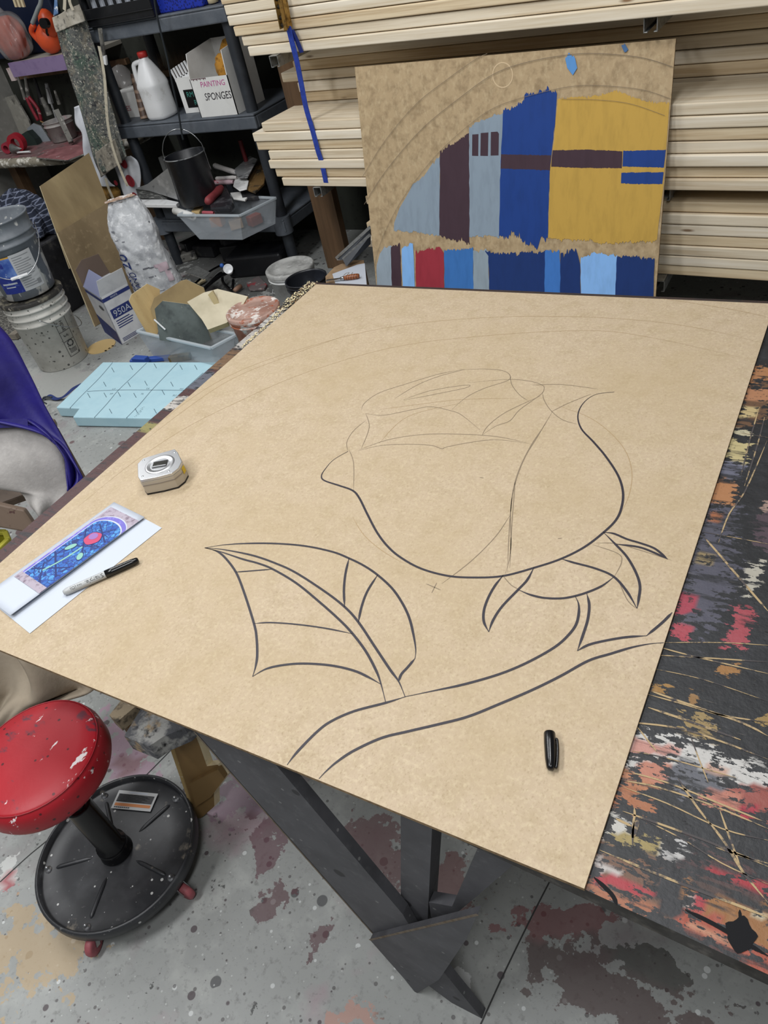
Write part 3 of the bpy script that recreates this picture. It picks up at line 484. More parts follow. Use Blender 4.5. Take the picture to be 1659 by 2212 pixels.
def blob(u, v, ru, rv, mi, k, wob=0, a=0): pr.poly([pv(u + ru * (1 + wob * math.sin(5 * t)) * math.cos(t + a), v + rv * (1 + wob * math.sin(5 * t)) * math.sin(t), k) for t in [2 * PI * i / 30 for i in range(30)]], mi)
pr.ribbon([pv(.40 + .27 * t / 6, .62 - .14 * (t / 6) ** 2, 6) for t in range(7)], .0038, (0, 0, 1), 6, k=1)
blob(.44, .40, .042, .085, 3, 6, 0, .5); blob(.44, .40, .037, .075, 6, 7, 0, .5); blob(.465, .82, .033, .09, 3, 6, 0, -.5); blob(.465, .82, .028, .08, 6, 7, 0, -.5); blob(.315, .60, .062, .185, 3, 6); blob(.315, .60, .058, .172, 4, 7, .04); blob(.30, .56, .03, .10, 5, 8)
tag(pr.build('print', cols, parent=paper), 'blue mosaic picture with a pink flower under a violet arch')
# marker
def marker_mats(): return mat('marker_grey', '#a9abab', .38, layers=[('n', 30, '#8f9191', .5, .8)]), m_blk
mg, mk = marker_mats()
a, d, s, L = on_axis(Z(137, 1281, BRD + .0075), Z(299, 1209, BRD + .0075))
mkr = thing('marker_pen', 'grey and black marker pen lying across the folded white sheet', 'marker', (a + d * L * .5) - V((0, 0, .006)))
MB().lathe(a, [(.0001, 0), (.0042, .0003), (.0052, .003), (.0064, .006), (.0066, .012), (.0066, L * .56)], d, 24).build('barrel', mg, parent=mkr)
MB().lathe(a + d * L * .555, [(.0058, 0), (.0071, .0002), (.0071, L * .10), (.0064, L * .36), (.0052, L * .43), (.0035, L * .444), (.0001, L * .446)], d, 24).build('cap', mk, parent=mkr)
mb = MB()
ctr = a
def cyl_place(u0, ang0):
    def f(x, y):
        th = ang0 + y / .0067; q = ctr + d * (u0 - x); n = (-s) * math.sin(th) + V((0, 0, 1)) * math.cos(th)   # letters run from the cap to the tail
        return q + n * .00672
    return f
# letter up direction is towards the viewer
mb.text('Sharpie.', cyl_place(L * .535, .30), .0075)
mb.text('FINE', cyl_place(L * .25, .40), .003); mb.text('(O)', cyl_place(L * .18, .30), .0055)
mb.build('lettering', m_blk, parent=mkr)
# loose cap
a, d, s, L = on_axis(Z(1187, 1582, BRD + .0075), Z(1190, 1663, BRD + .0072))
cap = thing('pen_top', 'loose black marker cap lying on the bare lower right of the brown board', 'cap', a + d * L * .5 - V((0, 0, .0075)))
MB().lathe(a, [(.0001, 0), (.0055, 0), (.0066, .0006), (.0071, .002), (.0071, L * .30), (.0064, L * .72), (.0050, L * .93), (.0036, L * .985), (.0001, L)], d, 28).build('shell', m_blk, parent=cap)
q = a - s * -.0001
sd = s if (PL(1200, 1620, (0, 0, BRD), (0, 0, 1)) - a).dot(s) > 0 else -s
mb = MB(); mb.tube([a + d * L * .18 + sd * .007, a + d * L * .22 + sd * .0088, a + d * L * .5 + sd * .0088, a + d * L * .80 + sd * .0076, a + d * L * .95 + sd * .0062], .0017, 8); mb.build('clip', m_blk, parent=cap)
# tape measure
zt2 = .788
topo = [(297, 1002), (309, 990), (345, 979), (377, 970), (384, 977), (393, 997), (386, 1010), (371, 1022), (340, 1030), (303, 1037), (298, 1030)]
P = [Z(x, y, zt2) for x, y in topo]; cen = sum(P, V((0, 0, 0))) / len(P)
tape = thing('tape_measure', 'chrome tape measure standing on the brown board above the folded sheet', 'tape measure', (cen.x, cen.y, BRD))
m_tbody = mat('tape_case_silver', '#b5ad9f', .42, .35, layers=[('n', 14, '#94897a', .5, .75, (1, 1, 1), .5)])
def ring(k, z): return [V((cen.x + (p.x - cen.x) * k, cen.y + (p.y - cen.y) * k, z)) for p in P]
mb = MB(); mb.prism(ring(1.0, BRD + .003), (0, 0, zt2 - BRD - .0095)); mb.build('case', m_tbody, parent=tape, bev=.001)
MB().prism(ring(1.012, BRD + .0215), (0, 0, .002)).build('seam', mat('tape_seam', '#8e8780', .4, .5), parent=tape)
MB().prism(ring(1.01, BRD), (0, 0, .003)).build('base_plate', m_black, parent=tape)
mb = MB(); mb.prism(ring(1.0, zt2 - .006), (0, 0, .006)); tp = mb.build('top_plate', m_chrome, parent=tape, bev=.0008)
ax = (Z(384, 977, zt2) - Z(309, 990, zt2)).normalized(); ay_ = V((0, 0, 1)).cross(ax)
cc = Z(345, 1003, zt2)
mb = MB(); mb.lathe(cc, [(.020, 0), (.0255, .0012), (.0285, .0016), (.0305, .0004)], (0, 0, 1), 40); mb.build('ring', m_chrome, parent=tp)
MB().box(cc - ax * .0135 - ay_ * .0095 + V((0, 0, .0002)), ax * .029, ay_ * .017, V((0, 0, .0016))).build('window', mat('tape_window', '#33322f', .15, layers=[('n', 40, '#8b8a85', .5, .62)]), parent=tp)
for k in (-1, 1): MB().box(cc - ax * .0145 + ay_ * (.0085 * k - .001) , ax * .03, ay_ * .002, V((0, 0, .003))).build('rail', m_chrome, parent=tp)
for x, y in ((308, 994), (379, 975), (305, 1031), (366, 1019)):
    q = Z(x, y, zt2); q = cen + (q - cen) * .93; MB().lathe((q.x, q.y, zt2), [(.0001, .0014), (.0016, .0012), (.0024, 0)], (0, 0, 1), 12).build('screw', m_steel, parent=tp)
e1, e2 = P[5], P[6]; dd = (e2 - e1).normalized(); nn = V((dd.y, -dd.x, 0)); nn = nn if nn.dot(cen - e1) < 0 else -nn
MB().box(e1 + dd * .001 + nn * .0003 + V((0, 0, -.022)), dd * .011, nn * .0008, V((0, 0, .014))).build('yellow_tab', mat('yellow_tab', '#c7a810', .5), parent=tape)
# wood shavings heaped on the table's far left corner
mb = MB()
def flake(q, sz, mi):
    e = Matrix.Rotation(random.uniform(0, 6.28), 3, 'Z') @ Matrix.Rotation(random.uniform(-.25, .25), 3, 'X'); mb.add([q + e @ V(k) for k in ((-sz, -sz * .4, 0), (sz, -sz * .3, 0), (sz * .8, sz * .4, sz * .3), (-sz * .7, sz * .5, .2 * sz))], [(0, 1, 2, 3)], mi)
for i in range(900):
    x = 690 - abs(random.gauss(0, 1)) * 55 if i % 3 else random.uniform(520, 690); y0 = 614 + (683 - x) * .86; y = y0 + random.uniform(-26, 2) * max(.2, min(1, (x - 560) / 70))
    q = Z(x, y, TOP + .001)
    if TX0 + .002 < q.x < -.004 and q.y < .015: q.z += random.uniform(0, .007) * (1 if x > 600 else .4); flake(q, random.uniform(.0012, .0038), random.choice((0, 0, 0, 0, 0, 1, 2)))
solo('wood_shavings', mb, [mat('shaving_pale', '#cfc29c', .8), mat('shaving_brown', '#8b6a43', .8), mat('shaving_dark', '#3a302a', .8)], 'loose pale wood shavings at the far left corner of the work table', 'shavings', kind='stuff')
# ------------------------------------------------------------------ red stool
sx, sy = .109, -1.349
stool = thing('rolling_stool', 'low rolling stool with a paint-flecked red round seat and black dish base', 'stool', (sx, sy, 0))
mb = MB(); mb.lathe((sx, sy, 0), [(.0001, .392), (.118, .393), (.126, .398), (.131, .410), (.131, .440), (.127, .453), (.1225, .4575), (.122, .4585), (.119, .4605), (.09, .466), (.05, .4685), (.0001, .469)], (0, 0, 1), 64); seat = mb.build('seat', m_red, parent=stool)
mb = MB(); mb.tube([(sx + .1238 * math.cos(2 * PI * i / 48), sy + .1238 * math.sin(2 * PI * i / 48), .4582) for i in range(49)], .0013, 6, k=1); mb.build('piping', mat('red_piping', '#8f1420', .4), parent=seat)
MB().cyl((sx, sy, .27), (sx, sy, .394), .0145).build('gas_piston', mat('piston_grey', '#9a9a98', .35, .6), parent=stool)
col = MB().lathe((sx, sy, 0), [(.0001, .272), (.0150, .272), (.0270, .274), (.0275, .27), (.0275, .115), (.033, .11), (.034, .10), (.031, .098), (.034, .092), (.036, .078)], (0, 0, 1), 36).build('column', m_blk, parent=stool)
m_dish = mat('scuffed_black_base', '#2a2b2e', .42, layers=[('n', 9, '#4d4e51', .5, .75, (1, 1, 1), .7), ('n', 16, '#8f877a', .66, .74, (1, 1, 1), .7), ('s', 60, '#c9c9c6', 0.0, -.025, (1, 1, 1), 0.85, 0.25), ('s', 27, '#d8d8d5', 0.0, -.025, (1, 1, 1), 0.85, 0.16), ('n', 90, '#6a6a69', .64, .72, (1, 1, 1), .7)])
base = MB().lathe((sx, sy, 0), [(.0001, .0745), (.036, .0742), (.06, .0722), (.12, .0705), (.168, .069), (.1715, .072), (.1725, .086), (.1765, .087), (.180, .084), (.181, .060), (.178, .057), (.10, .060), (.0001, .062)], (0, 0, 1), 72).build('base', m_dish, parent=stool)
for x, y, x2, y2 in ((500, 1742, 560, 1735),):
    pass
for px, py, qx, qy in ((486, 1808, 568, 1738), (200, 1850, 110, 1872), (272, 1855, 320, 1880), (232, 1880, 205, 1925)):
    pass
for ang in (1.5, 73.5, 145.5, 217.5, 289.5):
    t = math.radians(ang); u = V((math.cos(t), math.sin(t), 0)); n = V((-u.y, u.x, 0)); o = V((sx, sy, 0))
    mb = MB(); mb.tube([o + u * .055 + V((0, 0, .0715)), o + u * .085 + V((0, 0, .0722)), o + u * .125 + V((0, 0, .0712)), o + u * .142 + V((0, 0, .069))], lambda k: .0046 * math.sin(max(.05, min(1, k * 4, (1 - k) * 4 + .05)) * PI / 2), 10); mb.build('rib', m_dish, parent=base)
    b = o + u * .158; MB().lathe(b, [(.0001, .0835), (.003, .0825), (.0042, .079), (.0042, .074), (.0075, .0735), (.0075, .069)], (0, 0, 1), 14).build('bolt', m_chrome, parent=base)
    c = o + u * .165 + n * .02
    ca = MB(); ca.cyl(o + u * .155 + V((0, 0, .058)), o + u * .155 + V((0, 0, .050)), .013)
    for k in (-1, 1): ca.prism([o + u * .146 + n * (.0095 * k) + V((0, 0, .052)), o + u * .166 + n * (.0095 * k) + V((0, 0, .052)), o + u * .180 + n * (.0095 * k) + V((0, 0, .024)), o + u * .170 + n * (.0095 * k) + V((0, 0, .018))], n * (.002 * k))
    cst = ca.build('caster', m_steel, parent=stool)
    w0 = o + u * .174 + V((0, 0, .0235)); MB().lathe(w0 - n * .0085, [(.0001, 0), (.019, 0), (.0225, .0025), (.0235, .006), (.0235, .011), (.0225, .0145), (.019, .017), (.0001, .017)], n, 30).build('wheel', mat('pink_rubber', '#9a5157', .55, layers=[('n', 25, '#7a3c44', .5, .7)]), parent=cst)
lp = [Z(x, y, .0735) for x, y in ((258, 1707), (342, 1715), (325, 1754), (240, 1746))]
mb = MB(); mb.grid(lambda u, v: (lp[0] + (lp[1] - lp[0]) * u) * (1 - v) + (lp[3] + (lp[2] - lp[3]) * u) * v + V((0, 0, .0012)), 6, 4, 0, True)
def lq(x0, x1, y0, y1, mi):
    g = lambda u, v: (lp[0] + (lp[1] - lp[0]) * u) * (1 - v) + (lp[3] + (lp[2] - lp[3]) * u) * v + V((0, 0, .0015)); mb.add([g(x0, y0), g(x1, y0), g(x1, y1), g(x0, y1)], [(0, 1, 2, 3)], mi)
lq(.05, .95, .18, .62, 1); lq(.05, .95, .68, .84, 2); lq(.3, .75, .05, .12, 3)
for r in range(7): lq(.08, .08 + random.uniform(.6, .84), .215 + r * .058, .235 + r * .058, 0)
for r in range(8): lq(.06 + r * .05, .10 + r * .05, .88, .94, 1)
tag(mb.build('warning_label', [mat('label_silver', '#b5b6b6', .4), mat('label_ink', '#3c3c3e', .6), mat('label_orange', '#c67e4a', .6), m_paper], parent=base), 'silver label with lines of print and an orange bar')
# ------------------------------------------------------------------ plywood sawhorse under the board
hr = Z(436, 1768, 0)
horse = thing('sawhorse', 'tan plywood sawhorse with a paint-caked beam under the left part of the board', 'sawhorse', (.24, -1.18, 0))
hn = V((.30, -.94, .05)); HP = lambda x, y, k=0: PL(x, y, hr + V((0, k, 0)), hn)
MB().prism([HP(365, 1588), HP(378, 1560), HP(412, 1562), HP(432, 1612), HP(447, 1655), HP(470, 1652), HP(492, 1672), HP(462, 1712), HP(463, 1742), HP(425, 1775)], (.004, .016, 0), 0, 1).build('leg_panel', [mat('horse_ply', '#85693f', .7, layers=[('n', 6, '#6e5633', .45, .7, (1, 1, 1), .6)]), m_ply], parent=horse)
MB().prism([HP(417, 1683, -.0), HP(478, 1652), HP(492, 1672), HP(462, 1712), HP(430, 1733)], (.0, -.012, 0)).build('cleat', mat('horse_cleat', '#7b6139', .7), parent=horse)
MB().prism([HP(358, 1590), HP(367, 1588), HP(428, 1775), HP(420, 1770)], (-.004, .018, 0)).build('edge_strip', mat('raw_edge', '#b59a66', .8, layers=[('n', 40, '#d9d2c2', .6, .66)]), parent=horse)
m_cak = mat('paint_caked_wood', '#55565a', .75, layers=[('n', 22, '#a3a29e', .48, .62), ('n', 10, '#a58f6f', .6, .66), ('n', 8, '#5a1c22', .62, .68), ('n', 45, '#1c1c1e', .55, .7)], bump=(40, .8))
bz = .42
def slab(pts, z, th, mats, name): return MB().prism([Z(x, y, z) for x, y in pts], (0, 0, -th)).build(name, mats, parent=horse)
slab([(268, 1590), (305, 1530), (425, 1545), (398, 1572), (352, 1592), (322, 1612)], bz, .045, m_cak, 'beam')
slab([(236, 1545), (262, 1512), (300, 1520), (252, 1560)], bz + .01, .03, mat('worn_block', '#a3937a', .8, layers=[('n', 40, '#4a4238', .5, .65), ('n', 15, '#d0c5b0', .55, .7)], bump=(40, .6)), 'top_block')
slab([(252, 1552), (288, 1520), (312, 1535), (275, 1570)], bz - .02, .06, mat('brown_block', '#6f5330', .8), 'side_block')  # block in plain brown
# ------------------------------------------------------------------ chair with the jacket
JP = V((-.36, -.7, .5)); JN = V((.62, -.55, .35)).normalized()
def J(x, y, k=0): return PL(x, y, JP, JN) + JN * k
def loft(rows, wav, k0=0.0, nu=26, per=5):
    L = smooth_pts([V((*r[0], 0)) for r in rows], per); R = smooth_pts([V((*r[1], 0)) for r in rows], per); M = len(L) - 1
    def f(u, v):
        i = min(int(round(v * M)), M); p = L[i] * (1 - u) + R[i] * u; return J(p.x, p.y, k0 + wav(u, v))
    return MB().grid(f, nu, M, 0, True)
jk = thing('jacket', 'navy and grey jacket draped over a chair behind the left edge of the board', 'jacket', J(60, 1080))
loft([((-240, 640), (-20, 690)), ((-240, 680), (0, 704)), ((-240, 740), (34, 745)), ((-240, 800), (70, 815)), ((-240, 850), (98, 876)), ((-200, 866), (128, 930)), ((20, 895), (148, 965)), ((80, 915), (164, 995)), ((118, 950), (176, 1015)), ((138, 985), (183, 1030)), ((146, 1030), (178, 1042)), ((150, 1056), (158, 1054))], lambda u, v: .012 * math.sin(u * 9 + v * 7) + .008 * math.sin(u * 17 - v * 11), .016).build('outer_shell', m_navy, parent=jk, solid=.004)
loft([((-240, 872), (40, 890)), ((-230, 900), (85, 915)), ((-230, 950), (124, 960)), ((-220, 1000), (145, 1010)), ((-120, 1045), (150, 1056)), ((20, 1056), (132, 1082)), ((60, 1092), (112, 1100)), ((88, 1116), (94, 1118))], lambda u, v: .012 * math.sin(u * 7 + 2 + v * 3) + .008 * math.sin(v * 14 + u * 3)).build('lining', m_fleece, parent=jk, solid=.006)
mb = MB(); mb.ribbon([J(-200, 925, .024), J(-60, 918, .024), J(0, 913, .024), J(40, 912, .022), J(64, 912, .022)], .022, JN); mb.build('trim_band', m_navy, parent=jk, solid=.003)
q0 = J(-3, 738, .04); ex = (J(7, 734, .04) - q0).normalized(); ey = (J(-5, 728, .04) - q0).normalized()
mb = MB(); mb.text('n', lambda x, y: q0 + ex * x + ey * y, .02); mb.build('white_letter', m_paper, parent=jk)
chair = thing('wooden_chair', 'dark wooden chair half hidden under the navy and grey jacket', 'chair', Z(-60, 1160, 0))
m_chw = mat('chair_wood', '#6d5c4e', .6, layers=[('n', 5, '#57483c', .4, .7, (1, 8, 1), .7), ('n', 18, '#3f1f1d', .66, .7)])
JQ = V((-.34, -.86, .45))
def K(x, y, k=0): return PL(x, y, JQ, JN) + JN * k
MB().prism([K(-70, 1072), K(0, 1090), K(52, 1102), K(78, 1140), K(70, 1152), K(0, 1140), K(-70, 1125)], -JN * .03).build('seat_rail', m_chw, parent=chair, bev=.004)
cx, cz = V((JN.x, JN.y, 0)).normalized(), V((0, 0, 1)); cy = V((-cx.y, cx.x, 0))
o = J(-110, 1060, -.07); o.z = 0
ZT = J(-110, 760).z
for k in (-.19, .19):
    a = o + cy * k - cx * .02; MB().beam(a, a + cz * (ZT - .03) - cx * .18, .035, .035, (1, 0, 0)).build('back_post', m_chw, parent=chair, bev=.004)
    b = a - cx * .40; MB().beam(b, b + cz * .44, .035, .035, (1, 0, 0)).build('leg', m_chw, parent=chair, bev=.004)
for z in (.62, .74):
    a = o - cy * .19 - cx * (.02 + .18 * z / ZT); MB().beam(a + cz * z, a + cy * .38 + cz * z, .02, .06).build('back_slat', m_chw, parent=chair, bev=.003)
MB().box(o - cy * .21 - cx * .46 + cz * .43, cx * .40, cy * .42, cz * .025).build('seat', m_chw, parent=chair, bev=.006)
YT = [Z(12, 1150, .33), Z(18, 1166, .33), Z(-60, 1240, .33), Z(-130, 1150, .33)]; yk = sum(YT, V((0, 0, 0))) * .25
yc = thing('yellow_container', 'yellow container edge showing beside the dark chair at the left of the table', 'container', (yk.x, yk.y, 0))
YB = [V((yk.x + (p.x - yk.x) * .85, yk.y + (p.y - yk.y) * .85, .002)) for p in YT]; mb = MB(); mb.add(YB + YT, [(3, 2, 1, 0)] + [(i, (i + 1) % 4, 4 + (i + 1) % 4, 4 + i) for i in range(4)]); mb.build('body', mat('yellow_plastic', '#a7a22a', .5), parent=yc, solid=.004)
mb = MB()
for i in range(4): mb.beam(YT[i], YT[(i + 1) % 4], .016, .014)
mb.build('rim', mat('yellow_rim', '#c6c04a', .5), parent=yc, bev=.003)
# canvas drop cloth hanging under the board's left end
CP = V((.0, -1.12, .45))
def CK(x, y, k=0): return PL(x, y, CP, V((.35, -.8, .45)).normalized()) + V((.1, -.3, .2)) * k
rowsC = [((-80, 1340), (120, 1425)), ((-80, 1400), (172, 1455)), ((-80, 1450), (195, 1482)), ((-80, 1500), (192, 1498)), ((-80, 1530), (150, 1508)), ((-80, 1580), (90, 1530)), ((-80, 1640), (40, 1580))]
Lr = smooth_pts([V((*r[0], 0)) for r in rowsC], 5); Rr = smooth_pts([V((*r[1], 0)) for r in rowsC], 5); M_ = len(Lr) - 1
def cf(u, v):
    i = min(int(round(v * M_)), M_); p = Lr[i] * (1 - u) + Rr[i] * u; return CK(p.x, p.y, .07 * math.sin(u * 11 + v * 2) + .05 * math.sin(u * 23 - v * 3) * u)
mb = MB().grid(cf, 40, M_, 0, True); solo('drop_cloth', mb, m_canvas, 'crumpled beige canvas cloth behind the red stool seat, under the board', 'cloth', solid=.006)
# ------------------------------------------------------------------ foam sheet and floor odds and ends
fz = .052
fo = [Z(x, y, fz) for x, y in ((121, 880), (222, 782), (470, 782), (520, 790), (430, 905), (157, 901), (171, 882))]
foam = thing('foam_sheet', 'pale blue foam board with a pencilled grid, flat on the floor behind the table', 'foam board', (fo[3].x, fo[3].y, 0))
MB().prism(fo, (0, 0, -fz + .004)).build('slab', mat('foam_blue', '#b0d2dd', .75, layers=[('n', 14, '#9fc5d3', .45, .75, (1, 1, 1), .6)]), parent=foam, bev=.004)
mb = MB(); FZ = lambda x, y: Z(x, y, fz + .0005); CR = lambda pts: [FZ(x * .3134, 680 + y * .3134) for x, y in pts]
for pts in ([(775, 330), (690, 430), (600, 520), (540, 580), (480, 645)], [(1010, 332), (920, 420), (815, 520), (740, 610), (650, 708)], [(1225, 330), (1150, 410), (1045, 520), (960, 620), (870, 712)], [(1400, 400), (1300, 490), (1180, 600), (1060, 715)], [(600, 528), (815, 518), (1045, 518), (1280, 520)]): mb.ribbon(CR(pts), .0035, k=3)
for x, y in ((778, 380), (905, 363), (1070, 352), (1248, 362), (1350, 362), (722, 478), (890, 480), (1006, 472), (1185, 478), (612, 556), (725, 553), (822, 548), (930, 555), (1125, 535), (762, 664), (940, 662), (1070, 664)): mb.ribbon(CR([(x - 9, y - 16), (x + 9, y + 16)]), .003, k=1)
for x, y, t in ((770, 515, 'L3'), (1005, 512, 'L6'), (1235, 515, 'H1'), (750, 550, 'TP'), (965, 550, 'TL'), (1185, 560, 'SU')):
    o = CR([(x, y)])[0]; e1 = (CR([(x + 60, y)])[0] - o).normalized(); e2 = V((0, 0, 1)).cross(e1); mb.text(t, lambda a, b: o + e1 * a + e2 * b, .012)
for k in range(4):
    o = CR([(930 + k * 14, 705 - k * 18)])[0]; e1 = (CR([(1020, 650)])[0] - CR([(930, 705)])[0]).normalized(); e2 = V((0, 0, 1)).cross(e1); mb.text('I II III II'[:9 - k], lambda a, b: o + e1 * a + e2 * b, .009)
mb.build('pencil_grid', mat('foam_pencil', '#5f7884', .8), parent=foam)
mb = MB(); mb.ribbon([Z(94, 862, .004), Z(106, 855, .02), Z(122, 862, .006), Z(140, 855, .02), Z(160, 838, .03), Z(178, 828, .012)], .022, (0, 0, 1)); solo('webbing_strap', mb, mat('dark_blue_webbing', '#1d2f68', .7), 'dark blue webbing strap end curling beside the pale blue foam', 'strap', solid=.002)
mb = MB(); mb.tube([Z(*p, .05) for p in ((100, 872), (92, 866), (96, 858), (112, 858))], .004, 6); solo('wire_loop', mb, m_dgrey, 'small wire loop on the floor at the left tip of the foam board', 'wire')
cl = thing('bar_clamp', 'blue plastic clamp bar lying on the floor just behind the foam board', 'clamp', Z(325, 772, 0))
mb = MB(); a, b = Z(283, 780, .012), Z(368, 772, .012); mb.beam(a, b, .03, .02); mb.beam(Z(290, 776, .03), Z(318, 778, .03), .035, .03); mb.build('bar', mat('clamp_blue', '#2b4c9c', .5), parent=cl, bev=.004)
MB().beam(Z(366, 776, .018), Z(412, 768, .018), .03, .03).build('jaw', mat('clamp_brass', '#6b5a35', .5, layers=[('n', 40, '#2c241a', .5, .65)]), parent=cl, bev=.003)
dk = thing('sanding_disc', 'round tan sanding disc with dark holes on the floor behind the white bucket', 'disc', Z(222, 748, 0))
c0 = Z(219, 748, .003); MB().lathe((c0.x, c0.y, 0), [(.0001, .0), (.075, 0), (.075, .004), (.0001, .004)], (0, 0, 1), 40, 0, False).build('disc', mat('disc_tan', '#c9ad78', .8), parent=dk)
mb = MB()
for x, y in ((228, 757), (236, 752), (243, 747)): q = Z(x, y, .0045); mb.poly([q + V((.006 * math.cos(t), .006 * math.sin(t), 0)) for t in [2 * PI * i / 14 for i in range(14)]])
mb.build('holes', m_blk, parent=dk)
mp = [Z(x, y, .012) for x, y in ((-240, 630), (22, 640), (60, 690), (42, 728), (-60, 740))]
mt_ = MB().prism(mp, (0, 0, -.011)); solo('rubber_mat', mt_, mat('rubber_diamond', '#4f4e4b', .8, layers=[('e', 34, '#8b8880', .10, .05, (1, 1.3, 1))]), 'grey diamond-pattern rubber mat on the floor left of the white bucket', 'mat')
mb = MB().beam(Z(28, 728, .02), Z(78, 690, .02), .05, .03); solo('floor_board', mb, mat('dusty_board', '#8d8579', .8, layers=[('n', 20, '#b0a99c', .5, .7)]), 'dusty grey plank on the floor along the edge of the rubber mat', 'plank')
# ------------------------------------------------------------------ lumber rack
YAW = math.radians(-5); ld = V((math.cos(YAW), math.sin(YAW), 0)); ln = V((-ld.y, ld.x, 0))   # ln points into the rack
LP0 = V((-1, 1.2, 0))
def LF(x, y, k=0): return PL(x, y, LP0 + ln * k, ln)
def board2(name, p0, length, th, dep, yaw, m, label, group, mark=None):
    mb = MB().box((0, 0, 0), (length, 0, 0), (0, dep, 0), (0, 0, th)); mats = [m, mat('grade_stamp', '#6e675c', .8)]
    o = mb.build(name, mats, loc=p0, rotz=yaw, bev=.0042, seg=3); o.location = p0; return tag(o, label, 'lumber board', group)
def stack(n, z0, pitch, fr, x_ends, length, dep, yaw, desc, group, first=0):
    # fr(x): point on the front line for abscissa x
    for i in range(n):
        p = fr(x_ends[i % len(x_ends)], i); p.z = z0 + i * pitch
        board2('lumber_board', p, length - (p.x + .6), pitch - .0028, dep, yaw + math.radians(random.uniform(-.12, .12)), m_wood[(i * 7 + n + first) % 3], desc(i, n), group)
def onfront(yaw, P):
    d = V((math.cos(yaw), math.sin(yaw), 0)); nrm = V((-d.y, d.x, 0))
    return lambda x, i: P + d * (x - P.x) / d.x - nrm * (random.uniform(-.001, .009) + .0015 * (i % 3))
word = lambda i, n: 'topmost' if i == n - 1 else ORD[i]
# top pile, strapped
TY = math.radians(-7.2); tP = V((-.581, 1.163, 0)); tf = onfront(TY, tP)
ends_top = [YY(x, y, 1.2).x for x, y in ((535, 112), (519, 92), (505, 80), (490, 62), (485, 48), (478, 30), (468, 8), (474, -20), (466, -45))]
stack(9, 1.113, .0372, tf, ends_top, 3.0, .14, TY, lambda i, n: word(i, n) + ' board of the strapped top lumber pile', 'boards of the strapped top pile')
# front stack on the middle bracket
fY = YAW; ff = onfront(fY, V((-.62, 1.167, 0)))
ends_f = [LF(x, y).x for x, y in ((612, 390), (596, 370), (584, 352), (581, 330), (555, 315), (548, 292), (563, 262))]
stack(7, .603, .0378, ff, ends_f, 3.0, .235, fY, lambda i, n: word(i, n) + ' board of the front pale pile on the middle bracket', 'boards of the front middle pile')
# back stack on the middle bracket, set back under the top pile
fb_ = onfront(fY, V((-.62, 1.415, 0)))
ends_b = [YY(x, y, 1.43).x for x, y in ((655, 216), (655, 218), (648, 206), (606, 182), (632, 148), (640, 132), (650, 118))]
stack(7, .868 - .035, .041, fb_, ends_b[:7], 3.0, .30, fY, lambda i, n: word(i, n) + ' board of the shaded back pile on the middle bracket', 'boards of the shaded back pile', 3)
# low pile
fl_ = onfront(fY, V((-.62, 1.20, 0)))
stack(7, .288, .0375, fl_, [-.52, -.60, -.55, -.58, -.50, -.54, -.56], 3.0, .20, fY, lambda i, n: word(i, n) + ' board of the low pile under the middle bracket', 'boards of the low pile', 1)
# brackets and posts
def bracket(x, zt, y1, label):
    q = V((x, y1, zt)); o = thing('rack_bracket', label, 'bracket', (x, y1, 0), 'steel rack brackets'); w, h, t = .041, .041, .003
    mb = MB(); mb.box((x - w / 2, y1, zt - t), (w, 0, 0), (0, WY - y1 - .12, 0), (0, 0, t))
    for k in (-1, 1):
        mb.box((x + k * (w / 2 - t / 2) - t / 2, y1, zt - h), (t, 0, 0), (0, WY - y1 - .12, 0), (0, 0, h)); mb.box((x + k * (w / 2 - .007) - .007 * (1 if k > 0 else -1) * 0 - .004, y1, zt - h), (.009, 0, 0), (0, WY - y1 - .12, 0), (0, 0, t))
    mb.build('channel', m_galv, parent=o, bev=.0008)
    return o
bracket(-.83, 1.1125, 1.165, 'steel channel bracket end under the left end of the strapped top pile'); bracket(.655, 1.1125, 1.015, 'steel channel bracket end under the right of the strapped top pile')
bracket(-.775, .6015, 1.165, 'steel channel bracket end just below the hanging blue strap'); bracket(.70, .287, 1.03, 'steel channel bracket end under the low lumber pile'); b4 = bracket(.70, .6015, 1.06, 'steel channel bracket right of the painted panel, with a diagonal brace')
MB().beam((.70, 1.12, .55), (.70, 1.55, .25), .035, .02).build('brace', m_galv, parent=b4)
for x, nm in ((-1.11, 'thick brown timber post left of the leaning painted panel'), (.84, 'brown timber post behind the lumber right of the painted panel')):
    mb = MB().box((x - .07, 1.64 if x < 0 else 1.9, 0), (.14, 0, 0), (0, .05 if x < 0 else .09, 0), (0, 0, 2.4)); mb.box((x - .07, 1.69 if x < 0 else 1.8, 0), (.05, 0, 0), (0, .09, 0), (0, 0, 2.4))
    solo('timber_post', mb, m_brown, nm, 'post', bev=.003)
for x in (-.83, .655):
    solo('timber_post', MB().box((x - .045, WY - .12, 0), (.09, 0, 0), (0, .118, 0), (0, 0, 2.4)), m_brown, 'dark timber rack post behind the %s end of the lumber piles' % ('left' if x < 0 else 'right'), 'post')
